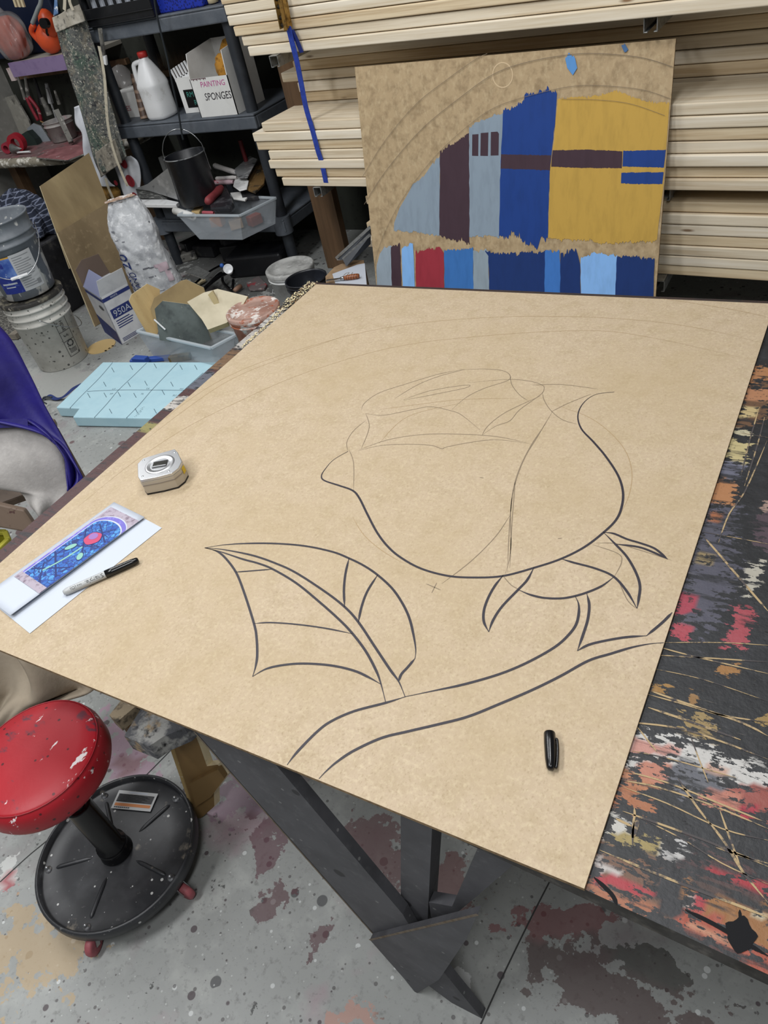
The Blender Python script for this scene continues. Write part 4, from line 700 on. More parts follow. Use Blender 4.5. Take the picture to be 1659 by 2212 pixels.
# ratchet strap
stp = thing('ratchet_strap', 'blue ratchet strap with a brass buckle hanging down the lumber piles', 'strap', LF(700, 390) - ln * .02)
SP = lambda x, y, k=.012: PL(x, y, tP - V((0, k, 0)), (math.sin(-TY) * -1 * 0, 1, 0))
pts = [LF(x, y) - ln * k for x, y, k in ((633, 52, .03), (640, 90, .025), (648, 130, .02), (655, 180, .012), (664, 230, .010), (678, 280, .009), (690, 322, .012), (698, 350, .010), (707, 393, .009))]
mb = MB(); mb.ribbon(pts, .025, -ln); mb.build('webbing', m_blue, parent=stp, solid=.0016)
mb = MB(); mb.ribbon([LF(640, 60) - ln * .028, LF(648, 88) - ln * .016, LF(655, 112) - ln * .01], .02, -ln); mb.build('loose_end', mat('navy_webbing', '#1c2a70', .6), parent=stp, solid=.0016)
q = LF(620, 20) - ln * .04; uz = V((.06, 0, .998)).normalized(); ux = ld
bk = MB()
for k in (-1, 1): bk.box(q + ux * (.019 * k - .0015) - uz * .055, ux * .003, -ln * -.028, uz * .115)
bk.build('buckle_frame', mat('brass_zinc', '#a5854a', .35, .8, layers=[('n', 40, '#5d4a2a', .5, .7)]), parent=stp)
mb = MB()
for z in (-.045, -.02, .015, .04): mb.cyl(q + uz * z - ux * .02 + ln * .014, q + uz * z + ux * .02 + ln * .014, .0075, 14)
mb.build('spindle', mat('dark_zinc', '#3c3832', .4, .6), parent=stp)
MB().box(q + ux * .008 - uz * .06 - ln * .004, ux * .014, -ln * .006, uz * .11).build('handle', mat('brass_worn', '#8f6d33', .5, .4, layers=[('n', 50, '#3d2c16', .5, .66)]), parent=stp)
# ------------------------------------------------------------------ grey shelving
SX0, SX1, SY0, SY1 = -2.33, -1.36, 1.60, 2.08
shelf = thing('shelving_unit', 'grey plastic shelving unit crowded with jugs, boxes and tools', 'shelving', ((SX0 + SX1) / 2, (SY0 + SY1) / 2, 0))
SZ = [.285, .805, 1.262]
for z in SZ:
    mb = MB().box((SX0, SY0, z - .012), (SX1 - SX0, 0, 0), (0, SY1 - SY0, 0), (0, 0, .012)); mb.box((SX0, SY0, z - .07), (SX1 - SX0, 0, 0), (0, .02, 0), (0, 0, .058)); mb.box((SX0, SY1 - .02, z - .07), (SX1 - SX0, 0, 0), (0, .02, 0), (0, 0, .058))
    mb.box((SX0, SY0 + .02, z - .07), (.02, 0, 0), (0, SY1 - SY0 - .04, 0), (0, 0, .058)); mb.box((SX1 - .02, SY0 + .02, z - .07), (.02, 0, 0), (0, SY1 - SY0 - .04, 0), (0, 0, .058)); mb.build('shelf', m_grey, parent=shelf, bev=.006)
segs = [0.0] + SZ
for x in (SX0 + .05, SX1 - .04):
    for y in (SY0 + .05, SY1 - .05):
        mb = MB()
        for a, b in zip(segs[:-1], segs[1:]):
            mb.cyl((x, y, a), (x, y, b - .068), .030, 20)
        mb.build('post', m_dgrey, parent=shelf)
        if y < 1.8:
            mb = MB()
            for z in SZ[:1]: mb.cyl((x, y - .012, z - .085), (x, y - .012, z + .004), .05, 24)
            mb.build('corner_socket', m_grey, parent=shelf)
def SHF(x, y, Y=SY0): return YY(x, y, Y)
# jug
jc = Z(352, 262, SZ[1]); jc = V((jc.x + .0, max(jc.y, 1.69), SZ[1] + .001)); jc.x = YY(356, 258, 1.69).x
jug = thing('plastic_jug', 'white gallon jug with a red cap on the middle grey shelf', 'jug', jc)
MB().lathe(jc, [(.0001, .002), (.060, .0), (.068, .006), (.072, .02), (.071, .07), (.0712, .145), (.0735, .155), (.072, .165), (.066, .185), (.048, .225), (.030, .262), (.022, .275), (.0215, .288), (.0001, .288)], (0, 0, 1), 36, sq=3.2).build('bottle', m_white, parent=jug)
MB().lathe(jc, [(.0001, .312), (.022, .311), (.0255, .306), (.0255, .284), (.0001, .284)], (0, 0, 1), 28, 0).build('cap', mat('red_cap', '#b8302b', .45), parent=jug)
hx = V((-.90, -.35, 0)).normalized()
mb = MB(); mb.tube([jc + hx * .022 + V((0, 0, .268)), jc + hx * .060 + V((0, 0, .262)), jc + hx * .070 + V((0, 0, .235)), jc + hx * .074 + V((0, 0, .175)), jc + hx * .064 + V((0, 0, .158))], .0115, 12); mb.build('handle', m_white, parent=jug)
# sponges box
b0, b1 = YY(439, 266, 1.61), YY(520, 265, 1.61); b0.z = b1.z = SZ[1] + .001; bx = (b1 - b0); bw = bx.length; bx.normalize(); by = V((-bx.y, bx.x, 0)); BD = .24; up = V((0, 0, 1))
spb = thing('sponge_box', 'white cardboard box marked PAINTING SPONGES at the right of the middle shelf', 'box', b0 + bx * bw * .5 + by * BD * .5)
HF, HB = .175, .30
MB().box(b0, bx * bw, by * .004, up * HF).box(b0 + by * (BD - .004), bx * bw, by * .004, up * HB).prism([b0, b0 + by * BD, b0 + by * BD + up * HB, b0 + by * .03 + up * HB * .93, b0 + up * HF], bx * .004).prism([b0 + bx * bw, b0 + bx * bw + by * BD, b0 + bx * bw + by * BD + up * HB, b0 + bx * bw + by * .01 + up * HB * .93, b0 + bx * bw + up * HF], bx * -.004).box(b0 + bx * .004 + by * .004, bx * (bw - .008), by * (BD - .008), up * .004).build('body', m_card, parent=spb)
def fplace(o, e1, e2, n): return lambda x, y: o + e1 * x + e2 * y + n * .0008
mb = MB(); mb.text('PAINTING', fplace(b0 + bx * bw * .24 + up * .135, bx, (up + bx * .12), -by), .025); mb.build('pink_lettering', mat('pink_marker', '#c04f93', .7), parent=spb)
mb = MB(); mb.text('SPONGES', fplace(b0 + bx * bw * .26 + up * .075, bx * .85, (up + bx * .1), -by), .034); mb.build('black_lettering', m_ink, parent=spb)
mb = MB()
for i in range(9): q = b0 + bx * (bw * (.03 + .045 * i)) + up * HF; mb.poly([q - by * .001, q - by * .001 + bx * .012, q - by * .001 + bx * .008 - up * random.uniform(.004, .012)])
mb.build('torn_edge', mat('torn_brown', '#5d4046', .9), parent=spb)
q = b0 + bx * bw * .70 + by * .10 + up * .18
mb = MB(); mb.ball(q, (.055, .05, .075), 16, jit=.14); mb.ball(q + bx * .01 + up * .07 + by * .05, (.05, .05, .05), 14, jit=.14); solo('sponge', mb, m_spg, 'rough tan sponge sticking out of the white PAINTING SPONGES box', 'sponge')
# brush box, speckled tube, second box, comb
q0 = YY(262, 265, 1.74); q0.z = SZ[1] + .001
bb = thing('brush_box', 'low white box lettered in red and black behind the jug, beside the left shelf post', 'box', q0 + V((.08, .08, 0)))
MB().box(q0, (.20, 0, 0), (0, .16, 0), (0, 0, .125)).build('body', m_card, parent=bb)
mb = MB(); mb.text('USHES', fplace(q0 + V((.012, 0, .035)), V((1, 0, 0)), V((0, 0, 1)), V((0, -1, 0))), .026); mb.build('red_lettering', mat('red_marker', '#a8384f', .7), parent=bb)
mb = MB(); mb.text('M', fplace(q0 + V((.005, 0, .085)), V((1, 0, 0)), V((0, 0, 1)), V((0, -1, 0))), .028); mb.build('black_lettering', m_ink, parent=bb)
a = YY(318, 272, 1.64); b = YY(290, 160, 1.70); a.z = SZ[1] + .012
solo('speckled_tube', MB().cyl(a, b, .021, 20), mat('brown_swirl', '#4c3a30', .5, layers=[('wz', 7, '#8d7664', .6, .9, (1, 1, 1), .8, 5)]), 'brown patterned roller tube leaning against the left of the white jug', 'tube')
q = YY(272, 195, 1.86); q.z = .93 + .055
mb = MB(); mb.ball(q, (.06, .05, .06), 14, jit=.12); solo('film_bag', mb, m_bag, 'crumpled clear bag on the low white box behind the jug', 'bag')
q0 = YY(404, 250, 1.72); q0.z = SZ[1] + .001
b2 = thing('stencil_box', 'white box with a black label, between the jug and the sponge box', 'box', q0 + V((.05, .1, 0)))
MB().box(q0, (.13, 0, 0), (0, .2, 0), (0, 0, .165)).build('body', m_card, parent=b2)
MB().box(q0 + V((.03, -.0015, .025)), (.10, 0, 0), (0, .0015, 0), (0, 0, .085)).build('black_label', m_blk, parent=b2)
mb = MB(); mb.text('RM', fplace(q0 + V((.045, -.0016, .075)), V((1, 0, 0)), V((0, 0, 1)), V((0, -1, 0))), .026); mb.text('R', fplace(q0 + V((.08, -.0016, .035)), V((1, 0, 0)), V((0, 0, 1)), V((0, -1, 0))), .026); mb.build('green_lettering', mat('teal_chalk', '#3f8a7e', .7), parent=b2)
# white graining comb
g0, g1 = YY(366, 152, 1.74), YY(396, 132, 1.74); gx = (g1 - g0); gw = gx.length; gx.normalize(); gy = V((.28, 0, -.96))
mb = MB(); mb.box(g0 + gy * .05, gx * gw * 1.15, gy * .05, V((0, .006, 0)))
for i in range(6): mb.box(g0 + gx * (gw * (.02 + .19 * i)), gx * gw * .095, gy * .055, V((0, .006, 0)))
q = g0 + gx * gw * .5 + gy * .1; mb.box(q - gx * .03, gx * .05, gy * .06, V((0, .02, 0)))
solo('graining_comb', mb, m_white, 'white toothed graining comb standing behind the jug on the middle shelf', 'comb')
# broom head in the dark
q0 = YY(360, 112, 1.92); br = thing('broom_head', 'dark brown bristle broom head in the shadow above the jug', 'broom', q0 - V((0, 0, .1)))
MB().cbox(q0 + V((.02, .02, -.10)), (.26, .05, .03)).build('block', m_brown, parent=br)
mb = MB()
for i in range(260):
    p = q0 + V((random.uniform(-.11, .15), random.uniform(0, .045), -.09)); t = p + V((random.uniform(-.03, .05), random.uniform(-.02, .02), random.uniform(.07, .13))); mb.add([p, p + V((.002, 0, 0)), t], [(0, 1, 2)])
tag(mb.build('bristles', mat('bristle_brown', '#4a3a28', .9), parent=br), kind='stuff')
sup = MB().box((q0.x - .1, 1.86, SZ[1]), (.24, 0, 0), (0, .16, 0), (0, 0, q0.z - .118 - SZ[1])); solo('dark_box', sup, m_black, 'black box in the shadow at the back of the middle shelf under the broom', 'box')
# top shelf: black crate and blue crate
q0, q1 = YY(185, 43, 1.58), YY(362, 14, 1.58); zc = SZ[2] + .001; x0, x1 = q0.x, q1.x - .10
cr_ = thing('black_crate', 'black plastic crate with a row of oval holes on the top shelf', 'crate', ((x0 + x1) / 2, 1.7, zc))
mb = MB(); H = .16; y0, y1 = 1.585, 1.86
mb.box((x0, y0, zc), (x1 - x0, 0, 0), (0, y1 - y0, 0), (0, 0, .006)); mb.box((x0, y1 - .006, zc), (x1 - x0, 0, 0), (0, .006, 0), (0, 0, H))
for xx in (x0, x1 - .006): mb.box((xx, y0, zc), (.006, 0, 0), (0, y1 - y0, 0), (0, 0, H))
mb.box((x0, y0, zc), (x1 - x0, 0, 0), (0, .006, 0), (0, 0, .075)); mb.box((x0, y0, zc + .125), (x1 - x0, 0, 0), (0, .006, 0), (0, 0, H - .125)); mb.box((x0 - .006, y0 - .008, zc + .030), (x1 - x0 + .012, 0, 0), (0, .01, 0), (0, 0, .004)); mb.box((x0 - .004, y0 - .012, zc), (x1 - x0 + .008, 0, 0), (0, .014, 0), (0, 0, .004))
nh = 8; sw = (x1 - x0) / nh
for i in range(nh + 1): mb.box((x0 + sw * i - .009, y0, zc + .075), (.018, 0, 0), (0, .006, 0), (0, 0, .05))
mb.build('basket', m_black, parent=cr_, bev=.002)
solo('white_bundle', MB().box((x0 + .012, y0 + .03, zc + .008), (x1 - x0 - .024, 0, 0), (0, .2, 0), (0, 0, .14)), m_paper, 'white papers showing through the holes of the black crate', 'papers', bev=.01)
q0, q1 = YY(345, 22, 1.64), YY(440, 5, 1.64); mb = MB().box((q0.x, 1.63, zc), (q1.x - q0.x, 0, 0), (0, .3, 0), (0, 0, .14))
blc = thing('blue_crate', 'royal blue perforated plastic crate beside the black one on the top shelf', 'crate', ((q0.x + q1.x) / 2, 1.78, zc)); mb.build('basket', mat('blue_perforated', '#1f35a8', .45, layers=[('v', 85, '#141f66', .42, .36, (1, 1, 1), .9)]), parent=blc, bev=.006)
MB().box((q0.x - .006, 1.622, zc + .125), (q1.x - q0.x + .012, 0, 0), (0, .31, 0), (0, 0, .018)).build('rim', mat('blue_rim', '#2a41bb', .45), parent=blc, bev=.004)
q = YY(410, 0, 1.62); solo('wooden_peg', MB().lathe((q1.x + .04, 1.66, zc), [(.0001, .05), (.022, .046), (.026, .03), (.024, .005), (.0001, 0)], (0, 0, 1), 20), m_ply, 'small pale wooden knob at the front of the top shelf', 'knob')
# rope with the hanging black pot
RY = 1.50
rp = [YY(x, y, RY) for x, y in ((331, -40), (335, 10), (345, 60), (360, 120), (372, 180), (384, 235), (392, 285), (396, 302))]
mb = MB(); mb.tube(rp, .0045, 8); solo('rope', mb, m_rope, 'dark rope hanging from the top shelf that carries the black pot', 'rope')
pc = YY(398, 333, RY); pr_ = .105; ph = .24; pb = pc - V((0, 0, ph))
pot = thing('black_pot', 'black metal pot hanging on a rope in front of the lower shelf', 'pot', pb)
MB().lathe(pb, [(.0001, .003), (pr_ * .94, 0), (pr_ * .97, .004), (pr_, ph * .97), (pr_ * 1.04, ph * .985), (pr_ * 1.05, ph), (pr_ * 1.0, ph * 1.005), (pr_ * .97, ph * .99), (pr_ * .93, .01), (.0001, .008)], (0, 0, 1), 44).build('can', mat('pot_black', '#191b20', .4, layers=[('n', 16, '#30333a', .55, .8)]), parent=pot)
MB().lathe(pb, [(pr_ * 1.03, ph * .985), (pr_ * 1.055, ph * .992), (pr_ * 1.055, ph * 1.004), (pr_ * .99, ph * 1.008)], (0, 0, 1), 44).build('rim', mat('worn_rim', '#8d8f90', .4, .6, layers=[('n', 30, '#2c2d30', .45, .62)]), parent=pot)
hd = V((.93, .37, 0)); mb = MB(); mb.tube([pc + hd * (pr_ * 1.08 * math.cos(t)) + V((0, 0, (.085 if i not in (0, 14) else .0) + .045 * math.sin(t) - .085 * (1 - math.sin(t)) - .01)) for i, t in enumerate([PI * k / 14 for k in range(15)])], .0026, 8, k=3); mb.build('bail', m_steel, parent=pot)
# clear bin of scrapers on the lower shelf
z0 = SZ[0] + .001; B = [Z(432, 517, z0), Z(524, 518, z0), Z(583, 489, z0)]; ex = (B[1] - B[0]); ey = (B[2] - B[1]); B3 = B[0] + ey * 1.4; HB_ = .125
Tq = [Z(384, 465, z0 + HB_), Z(518, 466, z0 + HB_), Z(596, 428, z0 + HB_)]; Tq.append(Tq[0] + (Tq[2] - Tq[1]) * 1.2); Bq = B[:2] + [B[1] + ey * 1.2, B[0] + ey * 1.2]
def bin_(name, Bq, Tq, label, cat):
    o = thing(name, label, cat, (Bq[0] + Bq[2]) * .5); mb = MB(); n = len(Bq)
    mb.add(Bq + Tq, [tuple(range(n))] + [(i, (i + 1) % n, n + (i + 1) % n, n + i) for i in range(n)]); bo = mb.build('tub', m_clear, parent=o, solid=.0025)
    mb = MB(); c = sum(Tq, V((0, 0, 0))) / n
    for i in range(n):
        a, b = Tq[i], Tq[(i + 1) % n]; mb.beam(a, b, .014, .012)
    mb.build('rim', m_clearrim, parent=o, bev=.003); return o
bin1 = bin_('scraper_bin', Bq, Tq, 'clear plastic bin full of scrapers and rollers on the lower shelf', 'bin')
def hand(px0, px1, r, z0, z1, m): # a handle lying between two measured points
    return Z(*px0, z0), Z(*px1, z1), r, m
m_wh = mat('chalky_white_handle', '#cfcbc8', .6, layers=[('n', 20, '#96949a', .55, .68), ('n', 9, '#c77a84', .64, .74)])
def tool(name, label, cat, p, q, r, m, blade=None, bm=None):
    o = thing(name, label, cat, (p + q) * .5 - V((0, 0, r))); d = (q - p).normalized(); L = (q - p).length
    MB().lathe(p, [(.0001, 0), (r * .7, .002), (r, r * .9), (r * .92, L * .45), (r * 1.02, L * .8), (r * .7, L)], d, 16).build('handle', m, parent=o)
    if blade: MB().prism(blade, V((0, 0, .003))).build('blade', bm, parent=o)
    return o
zz1 = z0 + .13
tool('putty_knife', 'white handled putty knife with a blunt pink tip, topmost in the scraper bin', 'putty knife', Z(462, 357, zz1 + .08), Z(512, 374, zz1 + .05), .015, m_wh, [Z(x, y, zz1 + .06) for x, y in ((505, 368), (540, 338), (556, 345), (535, 385), (515, 385))], mat('smeared_blade', '#b3b4b5', .4, .4, layers=[('n', 22, '#e6e6e6', .52, .6), ('n', 10, '#55565a', .6, .7)]))
tool('putty_knife', 'white handled putty knife with a hole in its end, second down in the scraper bin', 'putty knife', Z(466, 386, zz1 + .05), Z(512, 383, zz1 + .05), .011, m_wh)
tool('putty_knife', 'pink and white handled putty knife below the one with a hole', 'putty knife', Z(456, 395, zz1 + .03), Z(505, 393, zz1 + .04), .0125, mat('pink_white_handle', '#d3b5bd', .6, layers=[('n', 16, '#c03c50', .55, .6), ('n', 24, '#ece6e6', .6, .66)]))
tool('paint_roller', 'fat red handled tool pointing out of the front of the scraper bin', 'hand tool', Z(447, 437, zz1 + .035), Z(478, 405, zz1 + .045), .022, mat('dull_red_grip', '#8c3b3f', .6, layers=[('n', 18, '#6a2a30', .45, .7)]))
tool('file_tool', 'thin pink tool handle lying on the front rim of the scraper bin', 'hand tool', Z(437, 459, zz1), Z(462, 460, zz1), .009, mat('pinkish_red', '#a9505a', .6))
def chunk(name, pts, z, th, m, label, cat, bev=.003): return solo(name, MB().prism([Z(x, y, z) for x, y in pts], (0, 0, th)), m, label, cat, bev=bev)
chunk('white_scraper', [(508, 388), (520, 379), (538, 392), (534, 410), (518, 414), (504, 404)], zz1 + .035, .006, mat('plaster_white', '#e9e9e8', .8, layers=[('n', 30, '#bdbcb9', .5, .7)]), 'ragged white plaster-smeared scraper blade in the scraper bin', 'scraper')
chunk('rusty_scraper', [(540, 375), (560, 350), (577, 368), (572, 400), (552, 420), (533, 412)], zz1 + .02, .012, mat('rusty_brown', '#71562f', .7, layers=[('n', 14, '#2e281f', .5, .62), ('n', 30, '#a98a55', .6, .7)]), 'rusty brown wide scraper at the right of the scraper bin', 'scraper')
chunk('black_rag', [(455, 430), (470, 408), (490, 405), (508, 450), (500, 460), (458, 462)], zz1 - .01, .03, mat('black_film', '#2a2b2f', .35, layers=[('n', 14, '#595a5e', .55, .7)], bump=(20, .9)), 'crumpled black plastic rag in the front of the scraper bin', 'rag', .008)
chunk('white_trim', [(498, 420), (520, 418), (540, 425), (530, 436), (505, 432)], zz1 - .005, .01, m_card, 'small white broken strip under the rusty scraper', 'strip')
chunk('dark_block', [(520, 420), (562, 412), (560, 432), (525, 436)], zz1 - .015, .02, m_dark, 'dark flat block at the right edge of the scraper bin', 'block')
a, b = Z(378, 455, zz1 - .01), Z(418, 468, zz1 - .02)
mb = MB(); d = (b - a).normalized(); mb.lathe(a, [(.013, 0), (.019, 0), (.019, (b - a).length), (.013, (b - a).length), (.013, 0)], d, 24); solo('paper_tube', mb, m_card, 'open white cardboard tube end at the left front of the scraper bin', 'tube')
chunk('tan_block', [(415, 462), (428, 447), (440, 450), (432, 465)], zz1 - .02, .015, m_tan, 'small tan block beside the open tube in the scraper bin', 'block')
for i, (x, y, c, lb) in enumerate(((455, 495, '#b8743c', 'orange tan scrap showing through the left front of the scraper bin'), (495, 500, '#a38c74', 'tan scrap showing through the middle of the scraper bin front'), (535, 492, '#8a4a40', 'reddish scrap showing through the right of the scraper bin'))):
    q = Z(x, y, z0 + .02); solo('bin_scrap', MB().cbox((q.x, q.y + .07, z0 + .035), (.07, .05, .05), Matrix.Rotation(.5 * i + .2, 3, 'Z')), mat('scrap_' + 'abc'[i], c, .7), lb, 'scrap', bev=.004)
# metal sheets and white slab left of the pot
SHP = lambda pts, Y, th, m, nm, lb, ct: solo(nm, MB().prism([YY(x, y, Y) for x, y in pts], (0, th, 0)), m, lb, ct)
SHP([(318, 398), (363, 363), (385, 432), (322, 412), (292, 408)], 1.56, .006, mat('dusty_metal', '#9a9c9d', .45, .5, layers=[('n', 12, '#c9cacb', .5, .7), ('n', 30, '#6f7071', .6, .72)]), 'metal_sheet', 'grey dusty metal sheet leaning left of the hanging black pot', 'metal sheet')
SHP([(293, 408), (340, 414), (360, 430), (300, 428)], 1.57, .05, mat('dark_slab', '#4b4c4b', .7, layers=[('n', 25, '#8f8f8b', .52, .66, (1, 1, 5))]), 'dark_slab', 'stack of dark worn slabs under the leaning grey metal sheet', 'slab')
q0 = Z(296, 440, .40); mb = MB().prism([Z(x, y, .415) for x, y in ((296, 430), (340, 426), (386, 436), (380, 442), (310, 441))], (0, 0, -.02)); solo('white_slab', mb, m_white, 'white slab edge under the metal sheet, beside the sand bag', 'slab', bev=.003)
mb = MB().box((-2.21, 1.605, SZ[0]), (.31, 0, 0), (0, .3, 0), (0, 0, .10)); solo('grey_tub', mb, m_grey, 'shallow grey tub on the lower shelf under the white slab', 'tub', bev=.01)
q = YY(350, 352, 1.75); solo('grey_wood_block', MB().box((q.x - .015, 1.75, SZ[0]), (.03, 0, 0), (0, .03, 0), (0, 0, q.z - SZ[0] + .03)), mat('weathered_grey', '#6e6f6d', .8), 'upright grey wooden strip left of the hanging pot', 'strip')
q = YY(522, 315, 1.95); solo('dark_red_stick', MB().cyl((q.x, 1.95, SZ[0]), (q.x, 1.95, q.z + .03), .012), mat('dark_red', '#6e1f24', .5), 'dark red tool handle in the shadow at the right of the lower shelf', 'tool')
# ------------------------------------------------------------------ floor clutter under the shelf
m_pail = mat('pail_white', '#d8d9d8', .45, layers=[('n', 14, '#a9a8a4', .5, .7, (1, 1, 1), .7)])
def pail(name, c, h, r0, r1, m, label, rim=None, lid=None, nest=False, ribs=(.86, .93), cat='bucket', bail=None):
    o = thing(name, label, cat, c); mb = MB(); t = .003; pro = [(.0001, .002), (r0 - .004, 0), (r0, .004)]
    for k in ribs: rr = r0 + (r1 - r0) * k; pro += [(rr - .001, h * (k - .02)), (rr + .006, h * (k - .015)), (rr + .006, h * (k + .008)), (rr, h * (k + .012))]
    pro += [(r1, h * .975), (r1 + .005, h * .98), (r1 + .005, h)]
    if not lid: pro += [(r1 - .001, h), (r1 - t, h * .97), (r0 - t, .008), (.0001, .006)]
    else: pro += [(.0001, h)]
    mb.lathe(c, pro, (0, 0, 1), 44); mb.build('body', m, parent=o)
    if lid: MB().lathe(V(c) + V((0, 0, h + .0006)), [(r1 + .007, -.012), (r1 + .008, .004), (r1 + .003, .008), (r1 - .008, .008), (r1 - .012, .001), (r1 * .6, .0015), (r1 * .58, .003), (.0001, .003)], (0, 0, 1), 44).build('lid', lid, parent=o)
    if bail:
        u, drop, fwd, k = bail; u = V(u).normalized(); f = V((u.y, -u.x, 0)); f = f if f.dot(CAM - V(c)) > 0 else -f; P = []
        for i in range(13): th = PI * i / 12; P.append(V(c) + V((0, 0, h * k)) + u * ((r1 + .008) * math.cos(th)) + f * ((r1 + .012) * math.sin(th) * fwd) - V((0, 0, drop * math.sin(th))))
        mb = MB(); mb.tube(P, .0022, 8, k=3); bo = mb.build('bail', m_steel, parent=o)
        if fwd < 1.2 and drop > .05 and nest == 'grip': mb = MB(); mb.cyl(P[6] + (P[5] - P[6]) * .95, P[6] + (P[7] - P[6]) * .95, .0075, 14); mb.build('grip', m_white, parent=bo)
    return o
pail('pail', Z(625, 575, .235) * 1.0 - V((0, 0, .235)), .228, .098, .112, m_pail, 'white lidded pail behind the black bucket, beside the shelf post', lid=mat('dirty_white_lid', '#a9a9a6', .6, layers=[('n', 12, '#7e7e7c', .45, .68), ('n', 30, '#d1d1cf', .6, .72)]), bail=((.9, -.4, 0), .10, 1.0, .8))
kc = Z(660, 600, .27); kc.z = 0
pail('black_bucket', kc + V((0, 0, .03)), .24, .075, .0915, mat('bucket_black', '#1a1c22', .35, layers=[('n', 12, '#2c3038', .5, .75)]), 'empty black bucket nested in a white one behind the far left table corner')
pail('nest_bucket', kc, .165, .10, .113, m_pail, 'white bucket that the black bucket stands in', ribs=(.8,))
oc = Z(545, 665, .245); oc.z = 0
pail('orange_pail', oc, .235, .098, .114, mat('orange_streaked_pail', '#a8664a', .5, layers=[('n', 9, '#d9d6d1', .48, .55), ('n', 22, '#8a4a2e', .55, .7)]), 'pail with a paint-smeared orange and white lid beside the left table edge', lid=mat('orange_smeared_lid', '#b8978a', .55, layers=[('n', 9, '#a07a6c', .45, .6), ('n', 16, '#ece5df', .54, .60), ('n', 30, '#a85a3a', .58, .68)]), bail=((.8, -.6, 0), .10, 1.0, .85))
# block with paper and chisel
zb = .30; bp = [Z(x, y, zb) for x, y in ((703, 597), (722, 577), (755, 562), (786, 562), (792, 628), (705, 625))]
solo('carton', MB().prism(bp, (0, 0, -zb)), mat('brown_carton', '#8c7357', .8, layers=[('n', 9, '#a88d6c', .5, .7)]), 'brown carton with a white paper on top at the foot of the post', 'carton')
pp_ = [Z(x, y, zb + .002) for x, y in ((718, 592), (772, 572), (788, 569), (793, 625), (728, 625))]
psh = thing('paper_sheet', 'white paper sheet with a small pencil doodle under the chisel', 'paper', sum(pp_, V((0, 0, 0))) / 5); MB().prism(pp_, (0, 0, .001)).build('sheet', m_paper, parent=psh)
mb = MB(); mb.ribbon([Z(x, y, zb + .0036) for x, y in ((742, 595), (748, 590), (754, 589), (750, 594), (757, 594), (762, 588))], .003); mb.build('doodle', m_pencil, parent=psh)
a, b, c_ = Z(705, 606, zb + .014), Z(741, 601, zb + .014), Z(776, 596, zb + .014)
chz = thing('chisel', 'wooden handled chisel lying on the white paper by the painted panel', 'chisel', (a + c_) * .5 - V((0, 0, .012)))
d = (c_ - b).normalized(); L = (c_ - b).length; MB().lathe(b, [(.0001, 0), (.007, 0), (.010, L * .2), (.012, L * .5), (.0115, L * .85), (.009, L), (.0001, L)], d, 18).build('handle', mat('chisel_handle', '#94552f', .4, layers=[('wx', 30, '#6a3a1d', .4, .7)]), parent=chz)
MB().lathe(b - d * .012, [(.0001, 0), (.006, 0), (.0085, .012), (.0085, .016), (.0001, .016)], d, 16).build('ferrule', m_steel, parent=chz)
MB().beam(a, b, .011, .004).build('blade', m_steel, parent=chz)
# steel channel on its side
mb = MB()
for (x, y), (x2, y2) in (((726, 558), (800, 490)), ((741, 560), (800, 506))):
    mb.beam(Z(x, y, .33), YY(x2, y2, 1.12), .006, .012)
mb.prism([Z(741, 562, .33), YY(800, 508, 1.12), YY(800, 528, 1.12), Z(748, 576, .31)], (.0, .004, 0), 1)
mb.box(Z(728, 562, .318), (.028, 0, 0), (0, .02, 0), (0, 0, .004), 2)
mb.prism([Z(728, 560, .325), YY(800, 493, 1.12), YY(800, 507, 1.12), Z(741, 562, .325)], (0, .004, -.002), 1)
solo('steel_track', mb, [m_galv, m_dgrey, m_white], 'dark steel track with bright edges leaning behind the painted panel', 'track')
# clear floor bin with octagon boards
Bq = [Z(330, 748, .0), Z(452, 790, .0), Z(512, 750, .0)]; Bq.append(Bq[0] + (Bq[2] - Bq[1])); zt_ = .15
Tq = [Z(296, 716, zt_), Z(456, 752, zt_), Z(513, 722, zt_)]; Tq.append(Tq[0] + (Tq[2] - Tq[1])); Bq = [V((b.x * .93 + (sum(t.x for t in Tq) / 4) * .07, b.y, .002)) for b in Bq]
cT = sum(Tq, V((0, 0, 0))) / 4; Bq = [V((cT.x + (t.x - cT.x) * .86, cT.y + (t.y - cT.y) * .86, .002)) for t in Tq]
bin_('floor_bin', Bq, Tq, 'clear plastic bin on the floor holding octagonal plywood boards', 'bin')
cn = V((.55, -.75, .35)).normalized()
def octb(name, pts, P, n, th, mats, label, cat='plywood board', **kw): n = V(n).normalized(); return solo(name, MB().prism([PL(x, y, P, n) for x, y in pts], -n * th, 0, 1), mats, label, cat, **kw)
P1 = cT + V((0.02, -.02, 0)); P1.z = .12
octb('octagon_board', [(334, 667), (351, 650), (412, 658), (439, 687), (456, 734), (430, 745), (345, 735)], P1, cn, .014, [mat('dark_green_board', '#454d4b', .6, layers=[('n', 6, '#5f6866', .45, .7), ('n', 14, '#363d3d', .55, .7), ('n', 40, '#8d8d84', .68, .74)]), m_ply], 'dark grey-green octagonal board in front of the floor bin boards')
P2 = P1 + V((-.10, .13, 0)); octb('octagon_board', [(325, 667), (333, 644), (390, 607), (402, 604), (440, 622), (452, 660), (440, 700), (352, 735), (346, 725)], P2, (.6, -.72, .3), .02, [mat('tan_board_dark', '#a08a60', .65, layers=[('n', 6, '#8a7550', .45, .7)]), m_ply], 'thick tan octagonal board with a pale cut edge behind the dark green one')  # darker tan face, pale ply edge
P3 = P2 + V((-.07, .05, 0)); octb('octagon_board', [(279, 650), (284, 637), (318, 613), (345, 625), (350, 690), (338, 728), (318, 720), (300, 690)], P3, (.85, -.5, .25), .014, [m_tan, m_ply], 'tan angled plywood board at the left of the floor bin')
